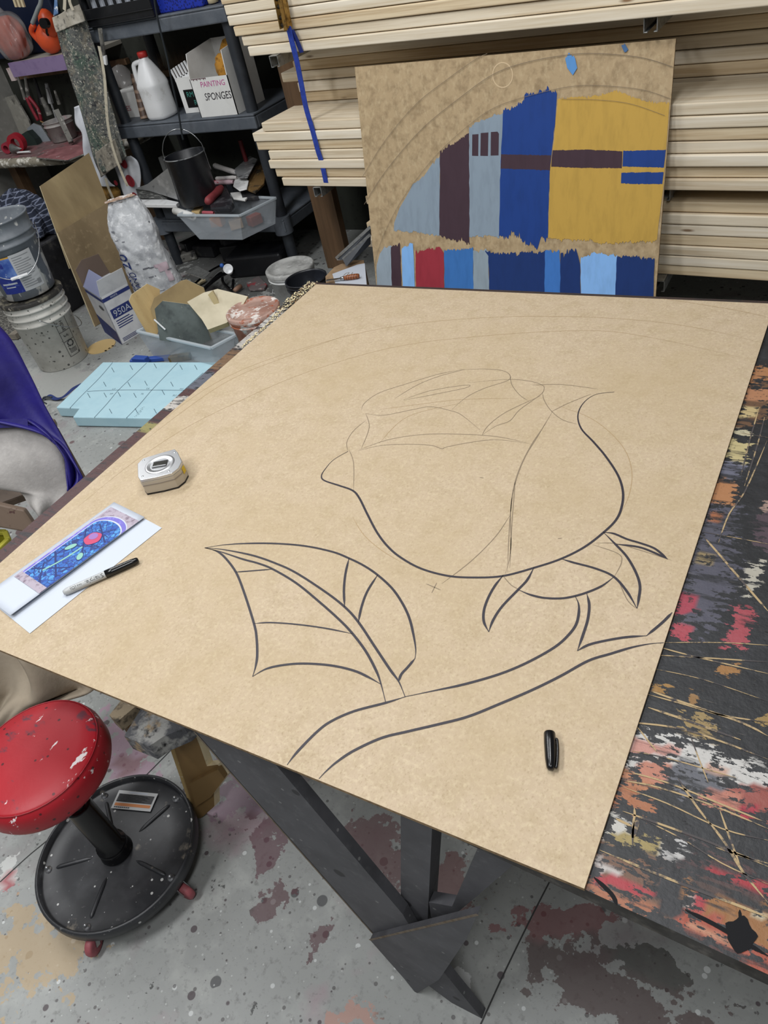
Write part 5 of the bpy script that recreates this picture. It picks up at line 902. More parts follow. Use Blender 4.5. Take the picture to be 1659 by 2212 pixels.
P4 = P1 + V((.14, .10, .12)); n4 = V((.25, -.45, .85)); octb('octagon_board', [(404, 652), (440, 632), (470, 624), (535, 640), (524, 660), (490, 697), (449, 712), (436, 690)], P4, n4, .03, [mat('pale_ply_top', '#cfc5ab', .6, layers=[('n', 5, '#b5ab90', .45, .7)]), mat('pale_ply_edge', '#b6a77c', .7)], 'pale plywood octagon lying tilted across the floor bin')
w4 = n4.normalized(); octb('wood_block', [(449, 637), (459, 628), (476, 659), (467, 665)], PL(462, 650, P4, n4) + w4 * .02, (.5, -.8, .2), .018, [mat('block_tan', '#bfae83', .7), m_ply], 'small upright pale wood block standing on the tilted plywood octagon', 'block')
a, b = PL(333, 690, P1 + cn * .012, cn), PL(357, 712, P1 + cn * .012, cn); solo('metal_rod', MB().cyl(a, b, .004, 12), m_white, 'short white metal rod against the dark green octagonal board', 'rod')
# dark clutter on the floor under the shelf
for i, (x, y, sx_, sy_, sz_, m, lb) in enumerate(((455, 548, .16, .12, .07, m_dark, 'dark machine part under the shelf, behind the cables'), (515, 556, .16, .10, .09, m_black, 'black tool case under the shelf beside the white pail'), (405, 560, .14, .10, .05, m_junk, 'grey scrap box under the shelf beside the sand bag'), (540, 530, .16, .12, .12, m_dark, 'dark box at the back under the shelf'), (470, 520, .2, .08, .10, m_black, 'black bundle deep in the shadow under the shelf'))):
    q = Z(x, y, 0); q.y = max(min(q.y, 1.8), 1.56); solo('dark_case', MB().cbox((q.x, q.y, sz_ / 2), (sx_, sy_, sz_), Matrix.Rotation(.3 * i, 3, 'Z')), m, lb, 'case', bev=.008)
q = Z(548, 598, .0); solo('tool_case', MB().cbox((q.x, q.y + .1, .06), (.34, .20, .12), Matrix.Rotation(.25, 3, 'Z')), m_black, 'long black case on the floor behind the red and grey plate', 'case', bev=.015)
for i, (pts, lb) in enumerate((([(420, 650), (440, 625), (470, 600), (500, 585), (530, 572), (556, 562)], 'thick black cable running diagonally under the shelf'), ([(430, 640), (455, 610), (478, 590), (482, 610), (500, 625), (504, 605)], 'looped black cable crossing the thick one under the shelf'), ([(395, 635), (430, 605), (455, 585), (480, 572), (505, 565)], 'upper black cable under the shelf beside the sand bag'))):
    mb = MB(); mb.tube([Z(x, y, .05 + .03 * math.sin(k + i)) for k, (x, y) in enumerate(pts)], .010 - .002 * i, 8); solo('cable', mb, m_blk, lb, 'cable')
q = Z(492, 575, .14); cu = thing('spray_gun_cup', 'small white cup with a blue collar among the black cables', 'cup', q - V((0, 0, .03)))
MB().lathe(q - V((0, 0, .03)), [(.0001, 0), (.018, 0), (.026, .05), (.024, .05), (.017, .004), (.0001, .004)], (.5, -.6, .6), 24).build('cup', m_white, parent=cu); MB().ball(q + V((-.035, -.005, .005)), .012).build('collar', mat('collar_blue', '#2b5aa8', .5), parent=cu)
a, b = Z(506, 628, .022), Z(520, 618, .022); solo('hammer_handle', MB().lathe(a, [(.0001, 0), (.010, .001), (.013, .02), (.013, (b - a).length), (.0001, (b - a).length + .002)], b - a, 16), mat('worn_handle', '#8a6a58', .6), 'stubby brown wooden handle end behind the tilted octagon', 'handle')
chunk('red_grey_plate', [(533, 615), (560, 600), (578, 618), (572, 628), (540, 630)], .004, .012, mat('red_grey_paint', '#5e5555', .7, layers=[('n', 14, '#8a2f36', .52, .6), ('n', 20, '#a09c98', .58, .66)]), 'red and grey smeared plate with a hole in front of the black case', 'plate')
chunk('pale_scrap', [(422, 612), (440, 603), (446, 608), (432, 616)], .006, .012, m_ply, 'pale wood scrap behind the thick tan octagon', 'scrap')
chunk('metal_plate', [(400, 590), (425, 575), (455, 590), (440, 605)], .12, .006, m_galv, 'grey metal lid under the shelf behind the cables', 'lid')
# sand bag
sb = Z(368, 676, 0); sb.z = 0
bag = thing('sand_bag', 'crumpled silver-white paper bag with dark blue lettering standing on the floor', 'bag', sb)
axd = V((-.9, .42, 0)).normalized(); wx = V((R0.x, R0.y, 0)).normalized(); wy = V((-wx.y, wx.x, 0))
HB2 = .60
def bagp(u, v, k=0):
    th = 2 * PI * u; w = .128 * (1 - .42 * (max(0, v - .66) / .34) ** 1.5 - .10 * math.exp(-((v - .62) / .1) ** 2) + .03 * math.sin(v * 9)); t = .07 * (1 - .75 * max(0, (v - .6) / .4)); c, s_ = math.cos(th), math.sin(th)
    c = math.copysign(abs(c) ** .75, c); s_ = math.copysign(abs(s_) ** .75, s_); cr = .0035 * math.sin(22 * u * 2 + 17 * v) * math.sin(13 * v + 19 * u) + .0018 * math.sin(60 * v + 14 * math.sin(16 * u)) + .006 * math.sin(5 * v + 6 * u)
    return sb + wx * ((w + cr + k) * c - .015 * math.sin(v * 3)) + wy * ((t + cr * 1.5 + k) * s_) + V((0, 0, .012 + HB2 * v + .02 * math.sin(9 * u) * max(0, v - .85)))
m_bagp = mat('silver_paper_bag', '#c6c8cb', .5, layers=[('n', 14, '#9fa1a6', .5, .7), ('n', 30, '#ebecee', .55, .68)], bump=(26, 1.0))
mb = MB(); mb.grid(lambda u, v: bagp(u, v), 72, 60); mb.poly([bagp(i / 24, 0) for i in range(24)][::-1]); bo = mb.build('sack', m_bagp, parent=bag)
mb = MB(); mb.poly([bagp(i / 24, .985) for i in range(24)]); mb.ribbon([bagp(.55 + .02 * i, 1.0) + V((0, 0, .01)) for i in range(18)], .03, (0, -.3, 1)); mb.build('torn_top', mat('torn_kraft', '#a58a76', .8, layers=[('n', 20, '#d8d4d0', .5, .6)]), parent=bag)
def bagtext(body, v0, u0, h):
    # lettering runs up the left edge of the bag
    mb.text(body, lambda x, y: bagp(u0 - y * 1.75, v0 + x / HB2, .004), h)
mb = MB(); bagtext('EASY', .26, .625, .030); bagtext('SAND', .26, .695, .030); bagtext('20', .46, .69, .065); mb.build('lettering', mat('label_navy', '#23356f', .6), parent=bag)
mb = MB()
for i in range(16):
    u, v = random.uniform(.6, .9), random.uniform(.08, .8); w_ = random.uniform(.01, .05); hh = random.uniform(.004, .012); mb.add([bagp(u, v, .004), bagp(u + w_, v, .004), bagp(u + w_, v + hh, .004), bagp(u, v + hh, .004)], [(0, 1, 2, 3)])
mb.build('small_print', mat('print_grey', '#6d6f76', .7), parent=bag)
mb = MB()
for u, v, w_, hh in ((.82, .40, .09, .07), (.86, .30, .05, .10), (.80, .44, .05, .03)): mb.grid(lambda a, b: bagp(u + w_ * a, v + hh * b, .0035), 8, 8)
mb.build('pink_patch', mat('pink_patch', '#c9b4bd', .6), parent=bag)
# blue and white carton 950A
f0 = Z(264, 745, 0); f0.z = 0; e1 = (Z(303, 722, 0) - f0); e1.z = 0; e1 = e1.normalized() * .165; e2 = (Z(211, 706, 0) - f0); e2.z = 0; e2 = e2.normalized() * .25; hb = .262; n1 = V((e1.y, -e1.x, 0)).normalized(); n1 = n1 if n1.dot(CAM - f0) > 0 else -n1; n2 = V((e2.y, -e2.x, 0)).normalized(); n2 = n2 if n2.dot(CAM - f0) > 0 else -n2
m_cb = mat('carton_white', '#d5d6d9', .6, layers=[('n', 10, '#bcbdc2', .5, .75)]); m_cn = mat('carton_navy', '#27336f', .6, layers=[('n', 14, '#3c4884', .5, .75)])
cb = thing('paint_carton', 'blue and white carton with open flaps beside the speckled white bucket', 'carton', f0 + (e1 + e2) * .5)
mb = MB(); t = .004; u1, u2 = e1.normalized(), e2.normalized()
mb.box(f0, e1, u2 * t, up * hb); mb.box(f0 + e2 - u2 * t, e1, u2 * t, up * hb); mb.box(f0, e2, u1 * t, up * hb); mb.box(f0 + e1 - u1 * t, e2, u1 * t, up * hb); mb.box(f0, e1, e2, up * t); mb.build('body', m_cb, parent=cb)
fl_n = n1
MB().prism([f0 + up * hb, f0 + e1 + up * hb, f0 + e1 * .97 + up * (hb + .085) + n1 * .02, f0 + e1 * .05 + up * (hb + .085) + n1 * .02], -n1 * .003).build('front_flap', m_cb, parent=cb)
MB().prism([f0 + up * hb, f0 + e2 + up * hb, f0 + e2 * .95 + up * (hb + .07) - n2 * .06, f0 + e2 * .06 + up * (hb + .07) - n2 * .06], n2 * .003).build('side_flap', mat('flap_lilac', '#8a8fae', .6), parent=cb)
MB().prism([f0 + e2 + up * hb, f0 + e2 + e1 + up * hb, f0 + e2 + e1 * .9 + up * (hb + .11), f0 + e2 + e1 * .3 + up * (hb + .12), f0 + e2 + up * (hb + .09)], -u2 * .003).build('back_flap', mat('flap_kraft', '#6f5f55', .8), parent=cb)
def onf(a0, a1, z0_, z1_, mi, k=.001): o = f0 + n1 * k; mb.add([o + e1 * a0 + up * z0_, o + e1 * a1 + up * z0_, o + e1 * a1 + up * z1_, o + e1 * a0 + up * z1_], [(0, 1, 2, 3)], mi)
def ons(a0, a1, z0_, z1_, mi, k=.001): o = f0 + n2 * k; mb.add([o + e2 * a0 + up * z0_, o + e2 * a1 + up * z0_, o + e2 * a1 + up * z1_, o + e2 * a0 + up * z1_], [(0, 1, 2, 3)], mi)
mb = MB(); onf(0, 1, hb - .03, hb - .012, 0); ons(0, 1, hb - .03, hb - .012, 0); onf(.10, 1, .135, .185, 0)
for i in range(4): onf(.14, random.uniform(.6, .9), .118 - .012 * i, .123 - .012 * i, 0)
for i in range(3): onf(.1, .9, .012 + .007 * i, .015 + .007 * i, 0)
o = f0 + n2 * .001; mb.poly([o, o + e2, o + e2 + up * .11, o + up * .075]); mb.build('printed_bands', m_cn, parent=cb)
mb = MB(); o = f0 + n1 * .002 + e1 * .16 + up * .143; mb.text('950A', lambda x, y: o + u1 * x + up * y, .034); o2 = f0 + n1 * .0016 + e1 * .28 + up * (hb - .026); mb.text('WHITE', lambda x, y: o2 + u1 * x + up * y, .01); mb.build('white_lettering', m_paper, parent=cb)
mb = MB(); o3 = f0 + n2 * .0012 + e2 * .30 + up * (hb - .075); mb.poly([o3 + u2 * (.035 * math.cos(t)) * 1 + up * (.012 * math.sin(t)) for t in [2 * PI * i / 20 for i in range(20)]]); mb.build('hand_hole', m_blk, parent=cb)
# the two stacked buckets
bc = V((-2.13, .53, 0))
m_spk = mat('speckled_white_bucket', '#c7c5be', .5, layers=[('n', 7, '#a9a79f', .45, .7), ('s', 55, '#2e2d2c', 0.0, -.025, (1, 1, 1), 0.85, 0.35), ('n', 30, '#8a8881', .6, .7), ('s', 30, '#3a3937', 0.0, -.025, (1, 1, 1), 0.85, 0.22)])
wb = pail('bucket', bc, .36, .128, .146, m_spk, 'speckled white bucket on the floor under the grey one', ribs=(.70, .80, .90), bail=((.75, -.66, 0), .13, 1.0, .78), lid=mat('crusted_dark_lid', '#2c2a27', .7, layers=[('n', 16, '#6f6a5c', .5, .64), ('n', 30, '#9d978a', .62, .7)], bump=(30, .8)))
def cylp(c, r0, r1, h, th0):
    return lambda x, y: (lambda z: V((c.x, c.y, c.z)) + V((math.cos(th0 + x / r0) * (r0 + (r1 - r0) * z / h + .0012), math.sin(th0 + x / r0) * (r0 + (r1 - r0) * z / h + .0012), z)))(y)
toc = math.atan2(CAM.y - bc.y, CAM.x - bc.x)
def vtext(body, pl_, x0, y0, h): mb.text(body, lambda x, y: pl_(x0 - y, y0 - x), h)   # reads downwards
p1 = cylp(bc, .128, .146, .36, toc + .30)
mb = MB(); vtext('HDPE', p1, .03, .235, .016); vtext('2', p1, .028, .165, .022); vtext('5 1', p1, .006, .235, .014)
def frame_line(a, b): mb.ribbon([p1(a[0] + (b[0] - a[0]) * i / 6, a[1] + (b[1] - a[1]) * i / 6) for i in range(7)], .0022, (math.cos(toc + .3), math.sin(toc + .3), 0), k=1)
for a, b in (((-.006, .25), (.052, .25)), ((.052, .25), (.052, .05)), ((.052, .05), (-.006, .05)), ((-.006, .05), (-.006, .25)), ((-.006, .18), (.052, .18)), ((-.006, .13), (.052, .13))): frame_line(a, b)
cx_, cy_ = .024, .115
for k in range(3):
    t0 = 2 * PI * k / 3 + .5; P = [(cx_ + .015 * math.cos(t0 + q), cy_ - .0 + .015 * math.sin(t0 + q)) for q in (0, .5, 1.0, 1.4)]
    mb.ribbon([p1(*q) for q in P], .006, (math.cos(toc + .3), math.sin(toc + .3), 0), k=2)
    tq = t0 + 1.75; mb.poly([p1(cx_ + .021 * math.cos(tq - .3), cy_ + .021 * math.sin(tq - .3)), p1(cx_ + .009 * math.cos(tq - .3), cy_ + .009 * math.sin(tq - .3)), p1(cx_ + .015 * math.cos(tq + .3), cy_ + .015 * math.sin(tq + .3))])
for i in range(4):
    frame_line((.004, .085 - .006 * i), (.044, .085 - .006 * i))
mb.build('printed_symbols', mat('print_black', '#2c2c2d', .7), parent=wb)
gc = bc + V((-.012, .018, .372))
gb = pail('bucket', gc, .355, .122, .148, mat('grey_bucket', '#6f757c', .5, layers=[('n', 8, '#848a90', .45, .7), ('n', 6, '#d9d8d4', .585, .605, (1, 1, .6)), ('n', 16, '#c9c8c4', .64, .67)]), 'paint-splashed grey bucket stacked on the speckled white one', ribs=(.70, .80), bail=((.62, .78, 0), .17, 1.0, .80), nest='grip')
tog = math.atan2(CAM.y - gc.y, CAM.x - gc.x); p2 = cylp(gc, .122, .148, .355, tog)
m_lb = [mat('label_royal', '#30509f', .5, layers=[('n', 10, '#6f8fca', .45, .65), ('n', 30, '#dfe3ec', .66, .72)]), mat('label_grey', '#b4b6b8', .6), mat('label_gold', '#c79a45', .6), mat('label_deep', '#1f2f86', .55, layers=[('n', 40, '#5a6fc0', .6, .7)]), mat('label_type', '#85878a', .7), m_paper]
mb = MB()
def lab(x0, x1, y0, y1, mi, k=0): mb.grid(lambda a, b: p2(x0 + (x1 - x0) * a, y0 + (y1 - y0) * b) + (p2((x0 + x1) / 2, y0) - V((gc.x, gc.y, p2(0, y0).z))).normalized() * (.0004 * k), 10, 2, mi)
lab(-.12, -.02, .12, .205, 0); lab(-.12, -.02, .04, .12, 3); lab(-.02, .075, .04, .215, 1); lab(-.12, -.02, .205, .212, 2)
for i in range(14): lab(-.012, -.012 + random.uniform(.03, .078), .198 - .011 * i, .202 - .011 * i, 4, 1)
lab(-.078, -.058, .165, .19, 3, 1); lab(.048, .066, .052, .075, 4, 1); lab(-.105, -.035, .085, .093, 5, 1); lab(-.095, -.05, .07, .075, 5, 1)
mb.build('paper_label', m_lb, parent=gb)
# ------------------------------------------------------------------ leaning sheets, apron, cloths
g0, g1 = Z(206, 706, 0), Z(330, 630, 0); g0.z = g1.z = 0; gd = (g1 - g0).normalized(); gn = V((gd.y, -gd.x, 0)); gn = gn if gn.dot(CAM - g0) > 0 else -gn; gn = (gn * .94 + up * .34).normalized()
def SH(x, y, k=0): return PL(x, y, g0 + gn * k, gn)
s1 = MB().prism([SH(124, 503), SH(250, 428), SH(336, 640), g1 - gd * 0 + V((0, 0, .002)), g0 + V((0, 0, .002))], -gn * .012, 0, 1); solo('tan_sheet', s1, [mat('tan_sheet_face', '#8d7a5c', .65, layers=[('n', 5, '#77664b', .45, .7, (1, 1, .3)), ('n', 30, '#9d8a6a', .55, .75)]), m_ply], 'front tan fibreboard sheet leaning behind the blue and white carton', 'board sheet')
k2 = -.03; top = [SH(86, 402, k2), SH(192, 330, k2)]; dwn = (g0 - SH(124, 503)).normalized(); s2 = MB().prism([top[0], top[1], SH(280, 560, k2), SH(150, 580, k2)], -gn * .006, 0, 1); solo('tan_sheet', s2, [mat('tan_sheet_back', '#94815f', .6, layers=[('n', 4, '#ab9872', .5, .75, (1, 1, .2)), ('n', 6, '#7d6b4d', .45, .7, (1, 1, .25), .7)]), m_ply], 'taller tan fibreboard sheet leaning behind the front one', 'board sheet')
AY = 1.53
def apr(px_l, px_r, Y, wav, name, m, nu=14, per=6):
    L = smooth_pts([V((*p, 0)) for p in px_l], per); R = smooth_pts([V((*p, 0)) for p in px_r], per); M = len(L) - 1
    def f(u, v): i = min(int(round(v * M)), M); p = L[i] * (1 - u) + R[i] * u; return YY(p.x, p.y, Y) + V((0, wav(u, v), 0))
    return MB().grid(f, nu, M)
apron = thing('work_apron', 'paint-encrusted green and grey work apron hanging on the left shelf post', 'apron', YY(240, 390, AY))
m_apr = mat('crusted_apron', '#5f615e', .9, layers=[('n', 6, '#45584d', .5, .66), ('n', 45, '#323236', .54, .64), ('n', 70, '#a9a495', .55, .64), ('n', 16, '#857d6e', .56, .68, (1, 1, 1), .7), ('n', 110, '#cfcbc0', .60, .68), ('n', 40, '#6b5a60', .64, .70)], bump=(30, .9))
apr([(122, 62), (128, 95), (146, 160), (165, 225), (182, 290), (198, 345), (217, 380)], [(181, 45), (190, 75), (212, 140), (232, 205), (255, 270), (272, 310), (281, 335)], AY, lambda u, v: .02 * math.sin(u * 8 + v * 3) + .008 * math.sin(u * 17 - 6 * v), 'cloth', m_apr).build('cloth', m_apr, parent=apron, solid=.006)
m_hem = mat('apron_hem', '#a9a294', .9, layers=[('n', 22, '#55524c', .55, .66), ('n', 10, '#cdc7ba', .5, .7)], bump=(40, .6))
apr([(113, 38), (117, 55), (122, 70)], [(168, 10), (176, 30), (181, 46)], AY - .02, lambda u, v: .015 * math.sin(u * 7), 'hem', m_hem).build('hem', m_hem, parent=apron, solid=.006)
m_lin = mat('dirty_canvas', '#8d877b', .9, layers=[('n', 16, '#46443f', .52, .66), ('n', 30, '#b5afa2', .55, .7)], bump=(40, .6))
apr([(205, 330), (212, 360), (218, 383)], [(246, 300), (256, 330), (262, 352)], AY - .03, lambda u, v: .012 * math.sin(u * 9), 'corner', m_lin).build('turned_corner', m_lin, parent=apron, solid=.006)
m_tape = mat('cotton_tape', '#c0b8a4', .9, layers=[('n', 30, '#7d766a', .55, .7)])
for pts in ([(214, 100), (220, 130), (226, 170), (229, 215), (232, 260), (240, 305), (252, 345), (268, 385), (276, 402)], [(228, 385), (234, 405), (244, 428), (252, 445)], [(138, -30), (140, 0), (139, 22)], [(155, -30), (150, 0), (158, 22)]):
    mb = MB(); mb.ribbon([YY(x, y, AY - .045) for x, y in pts], .018, (0, -1, 0)); mb.build('strap', m_tape, parent=apron, solid=.002)
mb = apr([(118, -40), (118, 0), (116, 35)], [(124, -40), (124, 0), (126, 30)], AY + .01, lambda u, v: 0, 'x', None); mb.build('blue_tie', mat('blue_tie', '#5c7ba6', .9, layers=[('n', 40, '#e0e4ea', .52, .62)]), parent=apron, solid=.004)
m_cl = mat('white_cloth', '#dfe2e8', .8, layers=[('n', 6, '#c3c6ce', .45, .7)])
mb = apr([(160, 232), (160, 268), (178, 290), (184, 330), (196, 380), (204, 398)], [(200, 215), (210, 260), (215, 300), (222, 350), (236, 390), (246, 404)], AY + .05, lambda u, v: .012 * math.sin(u * 6 + v * 8), 'w', m_cl); solo('white_cloth', mb, m_cl, 'white cloth hanging behind the lower part of the work apron', 'cloth', solid=.004)
mb = apr([(240, 345), (252, 380), (262, 410), (276, 436)], [(285, 335), (298, 350), (302, 385), (298, 420)], AY + .06, lambda u, v: .01 * math.sin(u * 5 + v * 4), 'd', None); dots = thing('dotted_cloth', 'white cloth with big red dots hanging below the work apron', 'cloth', YY(270, 430, AY + .06)); mb.build('cloth', m_cl, parent=dots, solid=.003)
for x, y, r in ((267, 353, .026), (281, 391, .032), (291, 425, .024), (250, 395, .014)):
    q = YY(x, y, AY + .042); mb = MB(); mb.poly([q + V((r * math.cos(t), 0, r * 1.05 * math.sin(t))) for t in [2 * PI * i / 26 for i in range(26)]]); mb.build('red_dot', mat('dot_red', '#8f1f2b', .8), parent=dots)
q = YY(236, 417, AY + .09); mb = MB(); mb.ball(q, (.085, .04, .05), 18, jit=.12); solo('sea_sponge', mb, mat('stained_sponge', '#a0793a', .95, layers=[('n', 14, '#3a3329', .52, .6), ('n', 30, '#c79c4f', .55, .68)], bump=(60, .9)), 'stained yellow sponge hanging under the white cloth', 'sponge')
# brush and film in front of the shelf post
a, b = YY(216, 62, 1.555), YY(224, 118, 1.555); tb = thing('hanging_brush', 'narrow paint-crusted brush hanging in front of the left shelf post', 'brush', b)
MB().cyl(a, b, .011, 12).build('handle', m_junk, parent=tb); MB().beam(b, YY(226, 138, 1.555), .03, .012, (0, 1, 0)).build('bristles', m_white, parent=tb)
# ------------------------------------------------------------------ workbench and its wall
WB = 1.60; bz = .668
bench = thing('workbench', 'old workbench with a thick chipped white edge at the far left', 'workbench', (-3.2, 1.86, 0))
q1 = YY(145, 352, WB); q2 = YY(190, 330, WB)
m_be = mat('chipped_edge', '#8d8677', .75, layers=[('n', 24, '#e3dfd5', .5, .6), ('n', 14, '#3f3a33', .56, .66)]); m_bt = mat('stained_red_top', '#7c6363', .6, layers=[('n', 8, '#8f5358', .48, .65), ('n', 20, '#cfc7c4', .64, .7), ('n', 12, '#4c4341', .55, .68)])
xr = q1.x + .02
tpB = [V((WX + .01, WB + .03, bz - .03)), V((xr - .15, WB + .03, bz - .03)), V((xr + .25, WB + .25, bz - .03)), V((xr + .25, WY - .02, bz - .03)), V((WX + .01, WY - .02, bz - .03))]
MB().prism(tpB, (0, 0, .028)).build('top', m_bt, parent=bench)
mb = MB(); mb.tube([tpB[0] + V((0, -.012, .005)), tpB[1] + V((0, -.012, .005)), tpB[1] + V((.1, .02, .005)), tpB[2] + V((.01, 0, .005)), tpB[3] + V((.012, 0, .005))], .028, 12, k=4); mb.build('edge_roll', m_be, parent=bench)
for x, y in ((-3.6, 1.75), (-2.75, 1.98)): MB().box((x, y, 0), (.07, 0, 0), (0, .07, 0), (0, 0, bz - .03)).build('leg', m_brown, parent=bench)
BZ = bz + .001
def bt(x, y, dz=0): return Z(x, y, BZ + dz)
def wallP(x, y, Y=WY - .03): return YY(x, y, Y)
tpr = bt(20, 336, .035)
for x, y, r, m, lb in ((22, 330, .032, mat('tape_red', '#9a3040', .5), 'small dark red tape roll on the workbench edge'), (46, 328, .055, mat('tape_crimson', '#9c1f2d', .5), 'big crimson tape roll standing on the workbench')):
    q = bt(x, y); yq = max(1.70, min(2.0, q.y)); qx = YY(x, y, yq).x
    solo('tape_roll', MB().lathe((qx, yq, BZ + r), [(r * .55, -.022), (r, -.022), (r, .022), (r * .55, .022), (r * .55, -.022)], (.3, -1, 0), 32, 0, False), m, lb, 'tape roll')
q = YY(60, 335, 1.72); solo('funnel_cone', MB().lathe((q.x, 1.70, BZ + .03), [(.001, 0), (.03, .07), (.026, .07), (.001, .008)], (-.9, -.2, .1), 20), m_galv, 'grey metal cone lying in front of the crimson tape roll', 'funnel')
q = YY(78, 331, 1.78); solo('thin_rod', MB().cyl((q.x - .05, 1.69, BZ + .012), (q.x + .07, 1.69, BZ + .012), .006, 10), m_white, 'thin pale rod on the workbench right of the tape rolls', 'rod')
bp1 = [(36, 297), (58, 283), (88, 328), (62, 338), (46, 325)]
octb('green_tin', [(36, 297), (58, 283), (74, 300), (88, 328), (56, 336)], (-3.0, 1.92, .7), (.1, -1, .1), .05, [mat('dark_green', '#22302c', .6), mat('dark_green_edge', '#1b2623', .6)], 'dark green tin leaning at the back of the workbench', 'tin')
octb('grey_sheet', [(58, 278), (72, 266), (88, 272), (118, 318), (92, 330)], (-3.0, 1.98, .7), (.1, -1, .1), .01, [mat('cool_grey', '#8b9299', .6, layers=[('n', 9, '#767c82', .45, .7)]), m_galv], 'cool grey sheet leaning at the back of the workbench', 'sheet')
octb('backboard', [(-40, 225), (30, 205), (62, 260), (70, 285), (0, 320), (-40, 330)], (-3.1, 2.08, .8), (.02, -1, .06), .012, [mat('stained_backboard', '#8f8d84', .8, layers=[('n', 6, '#6b6963', .45, .65), ('n', 16, '#aaa79d', .55, .72), ('n', 10, '#4c4a45', .6, .7)]), m_junk], 'stained pale board standing against the wall behind the workbench', 'board')
q = bt(122, 318); pc2 = V((YY(128, 318, 1.92).x + .05, 1.95, BZ)); pail('small_tub', pc2, .115, .08, .092, mat('smeared_tub', '#a5a09c', .6, layers=[('n', 9, '#7d7878', .45, .65), ('n', 15, '#b98f93', .6, .68)]), 'smeared grey tub standing on the workbench under the ladle', cat='tub', ribs=(.8,))
q = YY(160, 300, 1.86); solo('worn_stick', MB().beam((q.x - .05, 1.86, BZ + .14 + .045), (q.x + .035, 1.80, BZ + .017), .03, .03), m_junk, 'worn grey stick leaning on the workbench beside the apron', 'stick')
octb('red_palette', [(78, 340), (112, 322), (165, 312), (184, 318), (180, 332), (146, 346)], (-2.9, 1.75, BZ + .008), (0, 0, 1), .007, [mat('red_palette', '#8a5a5c', .6, layers=[('n', 10, '#a36d70', .45, .65), ('n', 18, '#e0dcd8', .64, .7), ('n', 8, '#6c3b3f', .55, .7)]), m_junk], 'paint-smeared reddish board lying flat on the workbench', 'board')
# purple shelf and hanging tools
PY = 1.90; p0, p1_ = YY(18, 140, PY), YY(200, 120, PY); zs = (YY(80, 128, PY).z + p0.z) / 2 + .02
psf = thing('purple_shelf', 'wall shelf with a purple front edge above the hanging tools', 'shelf', (p0.x + .3, PY + .1, 1.05))
zf1, zf0 = YY(80, 127, PY).z, YY(80, 160, PY).z
MB().box((p0.x, PY, zf0), (p1_.x - p0.x, 0, 0), (0, .018, 0), (0, 0, zf1 - zf0)).build('front_edge', mat('purple_paint', '#8d7aa0', .6, layers=[('n', 14, '#7a678e', .5, .72)]), parent=psf)
MB().box((p0.x, PY + .018, zf1 - .022), (p1_.x - p0.x, 0, 0), (0, WY - PY - .02, 0), (0, 0, .02)).build('shelf_board', mat('dusty_shelf', '#a9a49a', .8), parent=psf)
MB().box((p0.x - .05, PY + .01, zf0 - .02), (.04, 0, 0), (0, .02, 0), (0, 0, .07)).build('bracket', mat('pale_bracket', '#c9b9b6', .8, layers=[('n', 26, '#8a5f63', .55, .65)]), parent=psf)
q = YY(42, 92, 2.0); zs_ = zf1 + .001

def lump(c, rx, ry, rz, k, seed):
    c = V(c)
    def f(u, v):
        th = 2 * PI * u; ph = PI * v; sx_ = math.copysign(abs(math.cos(th)) ** .7, math.cos(th)); sy_ = math.copysign(abs(math.sin(th)) ** .7, math.sin(th)); sp = math.sin(ph) ** .55
        w_ = 1 + k * (math.sin(5 * th + seed + 4 * v) * math.sin(9 * v + seed) + .6 * math.sin(11 * th - 7 * v + seed) * math.sin(ph) + .5 * math.sin(17 * v + 3 * th))
        return c + V((rx * sp * sx_ * w_, ry * sp * sy_ * w_, rz * math.cos(ph)))
    return f
mb = MB(); mb.grid(lump((q.x - .01, 1.965, zs_ + .115), .098, .06, .113, .06, 1), 48, 36); rb = thing('bagged_bundle', 'dull red bundle in a crinkled clear bag on the purple shelf', 'bag', (q.x, 1.97, zs_)); mb.build('contents', mat('dull_red_cloth', '#b35a48', .8, layers=[('n', 6, '#8a3f33', .45, .68)], bump=(8, .6)), parent=rb)
mb = MB(); mb.grid(lump((q.x - .02, 1.97, zs_ + .125), .12, .075, .124, .09, 2), 60, 44); mb.lathe((q.x - .02, 1.97, zs_ + .245), [(.03, 0), (.012, .03), (.03, .06)], (0, 0, 1), 14); mb.build('clear_bag', mat('crinkled_film', '#d8d4d2', .12, alpha=.2, spec=1.0, bump=(25, 1.0)), parent=rb)
q = YY(108, 88, 1.98); op = thing('orange_tool', 'orange power tool body with a black knob on the purple shelf', 'power tool', (q.x, 1.98, zs_))
mb = MB(); mb.ball((q.x, 1.98, zs_ + .08), (.075, .07, .08), 18); mb.ball((q.x + .055, 1.97, zs_ + .15), (.05, .05, .075), 16); mb.tube([(q.x - .05, 1.95, zs_ + .07), (q.x - .06, 1.93, zs_ + .13), (q.x - .02, 1.93, zs_ + .16)], .016, 10); mb.build('housing', m_orange, parent=op)
kq = YY(100, 50, 1.90); MB().cyl(kq, kq + V((.01, -.03, .004)), .026, 20).build('knob', m_blk, parent=op); mb = MB(); mb.tube([kq + V((-.005, .0, -.01)), YY(101, 70, 1.91), YY(104, 76, 1.92)], .007, 8); mb.build('switch_arm', m_blk, parent=op)
mb = MB(); mb.tube([YY(x, y, 1.88) for x, y in ((90, -30), (88, 5), (82, 20), (75, 38), (70, 50))], .012, 10); solo('grey_hose', mb, mat('grey_hose', '#8f9494', .6), 'short grey hose end hanging above the orange tool', 'hose')
q = YY(15, 40, 2.08); solo('blue_tote', MB().box((WX + .02, 2.09, zs_), (YY(100, 40, 2.02).x - WX - .02, 0, 0), (0, .05, 0), (0, 0, .32)), mat('deep_blue', '#0e1c38', .5), 'deep blue storage tote behind the bagged bundle', 'tote', bev=.01)
